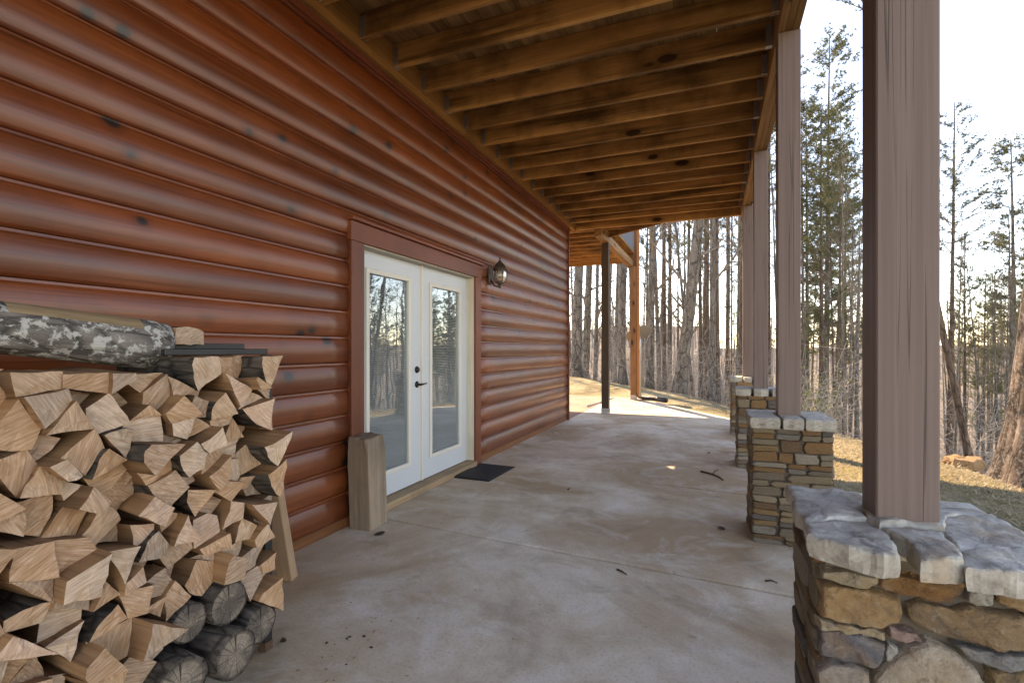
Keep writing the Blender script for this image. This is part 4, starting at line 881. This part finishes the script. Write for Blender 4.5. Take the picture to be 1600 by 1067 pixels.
# the thick trunk by the lawn edge
bt = thing('thick_tree', 'thick rough-barked tree trunk rising at the edge of the lawn', 'tree', (5.84, 7.28, ground_z(5.84, 7.28)), (R(1), R(3.0), 0)); g = random.Random(5); mb = MB(); n = 40; S = 46; H = 13.0; vs = []
for s_ in range(S + 1):
    z = -.6 + (H + .6) * (s_ / S) ** 1.6; rr = .33 * (1 - .6 * max(0, z) / H) + .17 * math.exp(-max(0, z) / .45)
    for k in range(n):
        a_ = 6.2832 * k / n; fl = 1 + .14 * math.sin(a_ * 5 + 1) * math.exp(-max(0, z) / .4); rd = noise.noise((math.cos(a_) * 6, math.sin(a_) * 6, z * 1.1)); rd2 = noise.noise((math.cos(a_) * 14, math.sin(a_) * 14, z * 4)); vs.append((rr * (fl + .06 * rd + .05 * rd2) * math.cos(a_), rr * (fl + .06 * rd + .05 * rd2) * math.sin(a_), z))
mb.add(vs, [[s_ * n + k, s_ * n + (k + 1) % n, (s_ + 1) * n + (k + 1) % n, (s_ + 1) * n + k] for s_ in range(S) for k in range(n)], 0, True); mb.build('trunk', 'trunk_big', bt)
cm = MB(); tp = [Vector((0, 0, H * i / 10)) for i in range(11)]
for k in range(26):
    z = g.uniform(6, 12.9); bp, br = grow(cm, Vector((0, 0, z)), Vector((g.gauss(0, 1), g.gauss(0, 1), g.uniform(.3, 1))), .07, g.uniform(1.5, 3.5), 0, g, 0, [], 6, 5)
    for q in range(7):
        i = g.randint(2, 6); b2, _ = grow(cm, bp[i], Vector((g.gauss(0, 1), g.gauss(0, 1), g.gauss(.3, .5))), .018, g.uniform(.5, 1.3), 1, g, 0, [], 4, 3)
cm.build('crown', 'twig', bt)
# young green saplings between the posts
def sapling(u, d, h, lab):
    p = at_depth(u, d); p.z = ground_z(p.x, p.y); t = thing('sapling', lab, 'sapling', p); g = random.Random(int(u)); st = MB(); lf = MB()
    for k in range(7):
        bp, br = grow(st, Vector((0, 0, 0)), Vector((g.gauss(0, .3), g.gauss(0, .3), 1)), .014, h * g.uniform(.6, 1.05), 0, g, 0, [], 6, 4)
        for q in range(60):
            i = g.randint(2, 6); c0 = bp[i] + Vector((g.gauss(0, .16), g.gauss(0, .16), g.gauss(0, .16))); a_ = Vector((g.gauss(0, 1), g.gauss(0, 1), g.gauss(0, .6))).normalized() * .05; b3 = a_.orthogonal().normalized() * .022; lf.add([c0 - a_, c0 + b3, c0 + a_, c0 - b3], [(0, 1, 2, 3)])
    st.build('stem', 'twig', t); lf.build('foliage', 'leaf_young', t)
sapling(1264, 15, 2.6, 'young yellow-green sapling in the woods between the painted posts'); sapling(1247, 17, 2.2, 'low yellow-green sapling half behind the second post'); sapling(1300, 19, 3.0, 'pale green sapling behind the second pier')
# brush, far woods, grass and leaf litter
g = random.Random(31); br_ = MB()
for k in range(520):
    u = g.uniform(885, 1180) if k < 330 else g.uniform(1240, 1640); d = g.uniform(15.5, 24) if k < 330 else g.uniform(11, 22); p = at_depth(u, d)
    e = edge_dist(p.x, p.y)
    if e < .5: continue
    p.z = ground_z(p.x, p.y) - .05; h = g.uniform(.7, 2.6)
    for q in range(2):
        pts, _ = grow(br_, p + Vector((g.gauss(0, .1), g.gauss(0, .1), 0)), Vector((g.gauss(0, .45), g.gauss(0, .45), 1)), .009, h, 0, g, 0, [], 5, 3, 0, .3)
        for w in range(6):
            i = g.randint(1, 5); grow(br_, pts[i], Vector((g.gauss(0, 1), g.gauss(0, 1), g.gauss(.5, .4))), .005, h * g.uniform(.2, .45), 1, g, 0, [], 3, 3, 0, .3)
o = br_.build('brushwood', 'brush'); o['kind'] = 'stuff'; o['label'] = 'tangled pale brushwood along the edge of the woods'; o['category'] = 'brush'
fw = MB()
for k in range(1500):
    x, y = g.uniform(-110, 190), g.uniform(30, 230)
    r_ = math.hypot(x - 2.5, y)
    if r_ < 45 or edge_dist(x, y) < 8: continue
    z = ground_z(x, y); h = g.uniform(9, 17); p = Vector((x, y, z - .3)); grow(fw, p, Vector((g.gauss(0, .03), g.gauss(0, .03), 1)), g.uniform(.10, .2), h, 0, g, 0, [], 3, 3, 0, .04)
    for q in range(9):
        zz_ = g.uniform(.3, .95) * h; grow(fw, p + Vector((0, 0, zz_)), Vector((g.gauss(0, 1), g.gauss(0, 1), g.uniform(.2, 1.2))), .04, (h - zz_ * .6) * .3, 1, g, 0, [], 2, 3, 0, .2)
o = fw.build('far_woods', 'far'); o['kind'] = 'stuff'; o['label'] = 'distant brown woods across the valley'; o['category'] = 'woods'
gr = MB(); lt = MB()
def blade(mb, p, h, g, w=.006):
    a_ = g.uniform(0, 6.283); l = Vector((math.cos(a_), math.sin(a_), 0)); b3 = Vector((-l.y, l.x, 0)) * w; mb.add([p - b3, p + b3, p + l * h * g.uniform(.4, 1.2) + Vector((0, 0, h * g.uniform(.2, .8)))], [(0, 1, 2)])
cnt = 0
while cnt < 42000:
    if g.random() < .5: x, y = g.uniform(3.32, 5.6), g.uniform(1, 12)
    else: x, y = g.uniform(-8, 4), g.uniform(9.5, 23)
    if (0 < x < 3.3 and y < 13.25 and (y < 9.2 or x < 3.3 - (y - 9.15) * .66)) or (x <= 0 and y < 14.2) or edge_dist(x, y) > .5: continue
    if 2.6 < x < 3.3 and y < 8.6: continue
    if noise.noise((x * 1.1, y * 1.1, 7)) < g.uniform(-.7, .25): cnt += .3; continue
    blade(gr, Vector((x, y, ground_z(x, y))), g.uniform(.02, .06), g); cnt += 1
o = gr.build('dry_grass', 'straw'); o['kind'] = 'stuff'; o['label'] = 'dry straw-coloured grass on the lawn'; o['category'] = 'grass'
for k in range(14000):
    x, y = (g.uniform(3.4, 12), g.uniform(2, 16)) if k % 2 else (g.uniform(-10, 6), g.uniform(11, 28))
    e = edge_dist(x, y)
    if e < g.uniform(-.5, .4): continue
    p = Vector((x, y, ground_z(x, y) + .012)); a_ = Vector((g.gauss(0, 1), g.gauss(0, 1), g.gauss(0, .35))).normalized() * g.uniform(.03, .055); b3 = a_.cross(Vector((g.gauss(0, .3), g.gauss(0, .3), 1))).normalized() * g.uniform(.015, .03); lt.add([p - a_, p + b3, p + a_, p - b3], [(0, 1, 2, 3)])
o = lt.build('leaf_litter', 'litter'); o['kind'] = 'stuff'; o['label'] = 'brown leaf litter over the wooded slope'; o['category'] = 'leaves'
# loose rock at the lawn edge
pr_ = on_z(1487, 722, 0.0); rk = poly_stone([(-.11, -.07), (.05, -.13), (.18, -.05), (.16, .08), (0, .12), (-.15, .08)], .06, .05, 5, 20, .02).build('field_rock', 'stone', None, (pr_.x + .1, pr_.y, ground_z(pr_.x, pr_.y) + .03)); rk.color = (.42, .26, .14, 1); tag(rk, 'flat tan rock lying on the lawn edge near the thick trunk', 'rock')

g = random.Random(64); ch = MB()
for k in range(150):
    x = .88 + abs(g.gauss(0, .22)); y = g.uniform(.6, 2.0) + g.gauss(0, .15)
    if k > 80: x, y = g.uniform(.15, 3.0), g.uniform(1.2, 8.5)
    a_ = g.uniform(0, 6.28); L = g.uniform(.002, .008) * (1 if k < 80 else .6); w = L * g.uniform(.3, .7); ca, sa = math.cos(a_), math.sin(a_); h = g.uniform(.001, .004)
    q = [(x + ca * L - sa * w, y + sa * L + ca * w), (x - ca * L - sa * w, y - sa * L + ca * w), (x - ca * L + sa * w, y - sa * L - ca * w), (x + ca * L + sa * w, y + sa * L - ca * w)]
    ch.add([(*p, .0006) for p in q] + [(*p, h) for p in q], [(4, 5, 6, 7), (0, 1, 5, 4), (1, 2, 6, 5), (2, 3, 7, 6), (3, 0, 4, 7)], k % 2)
o = ch.build('bark_crumbs', ['leaf', 'bare_wood']); o['kind'] = 'stuff'; o['label'] = 'bark crumbs and wood chips scattered on the slab'; o['category'] = 'wood chips'
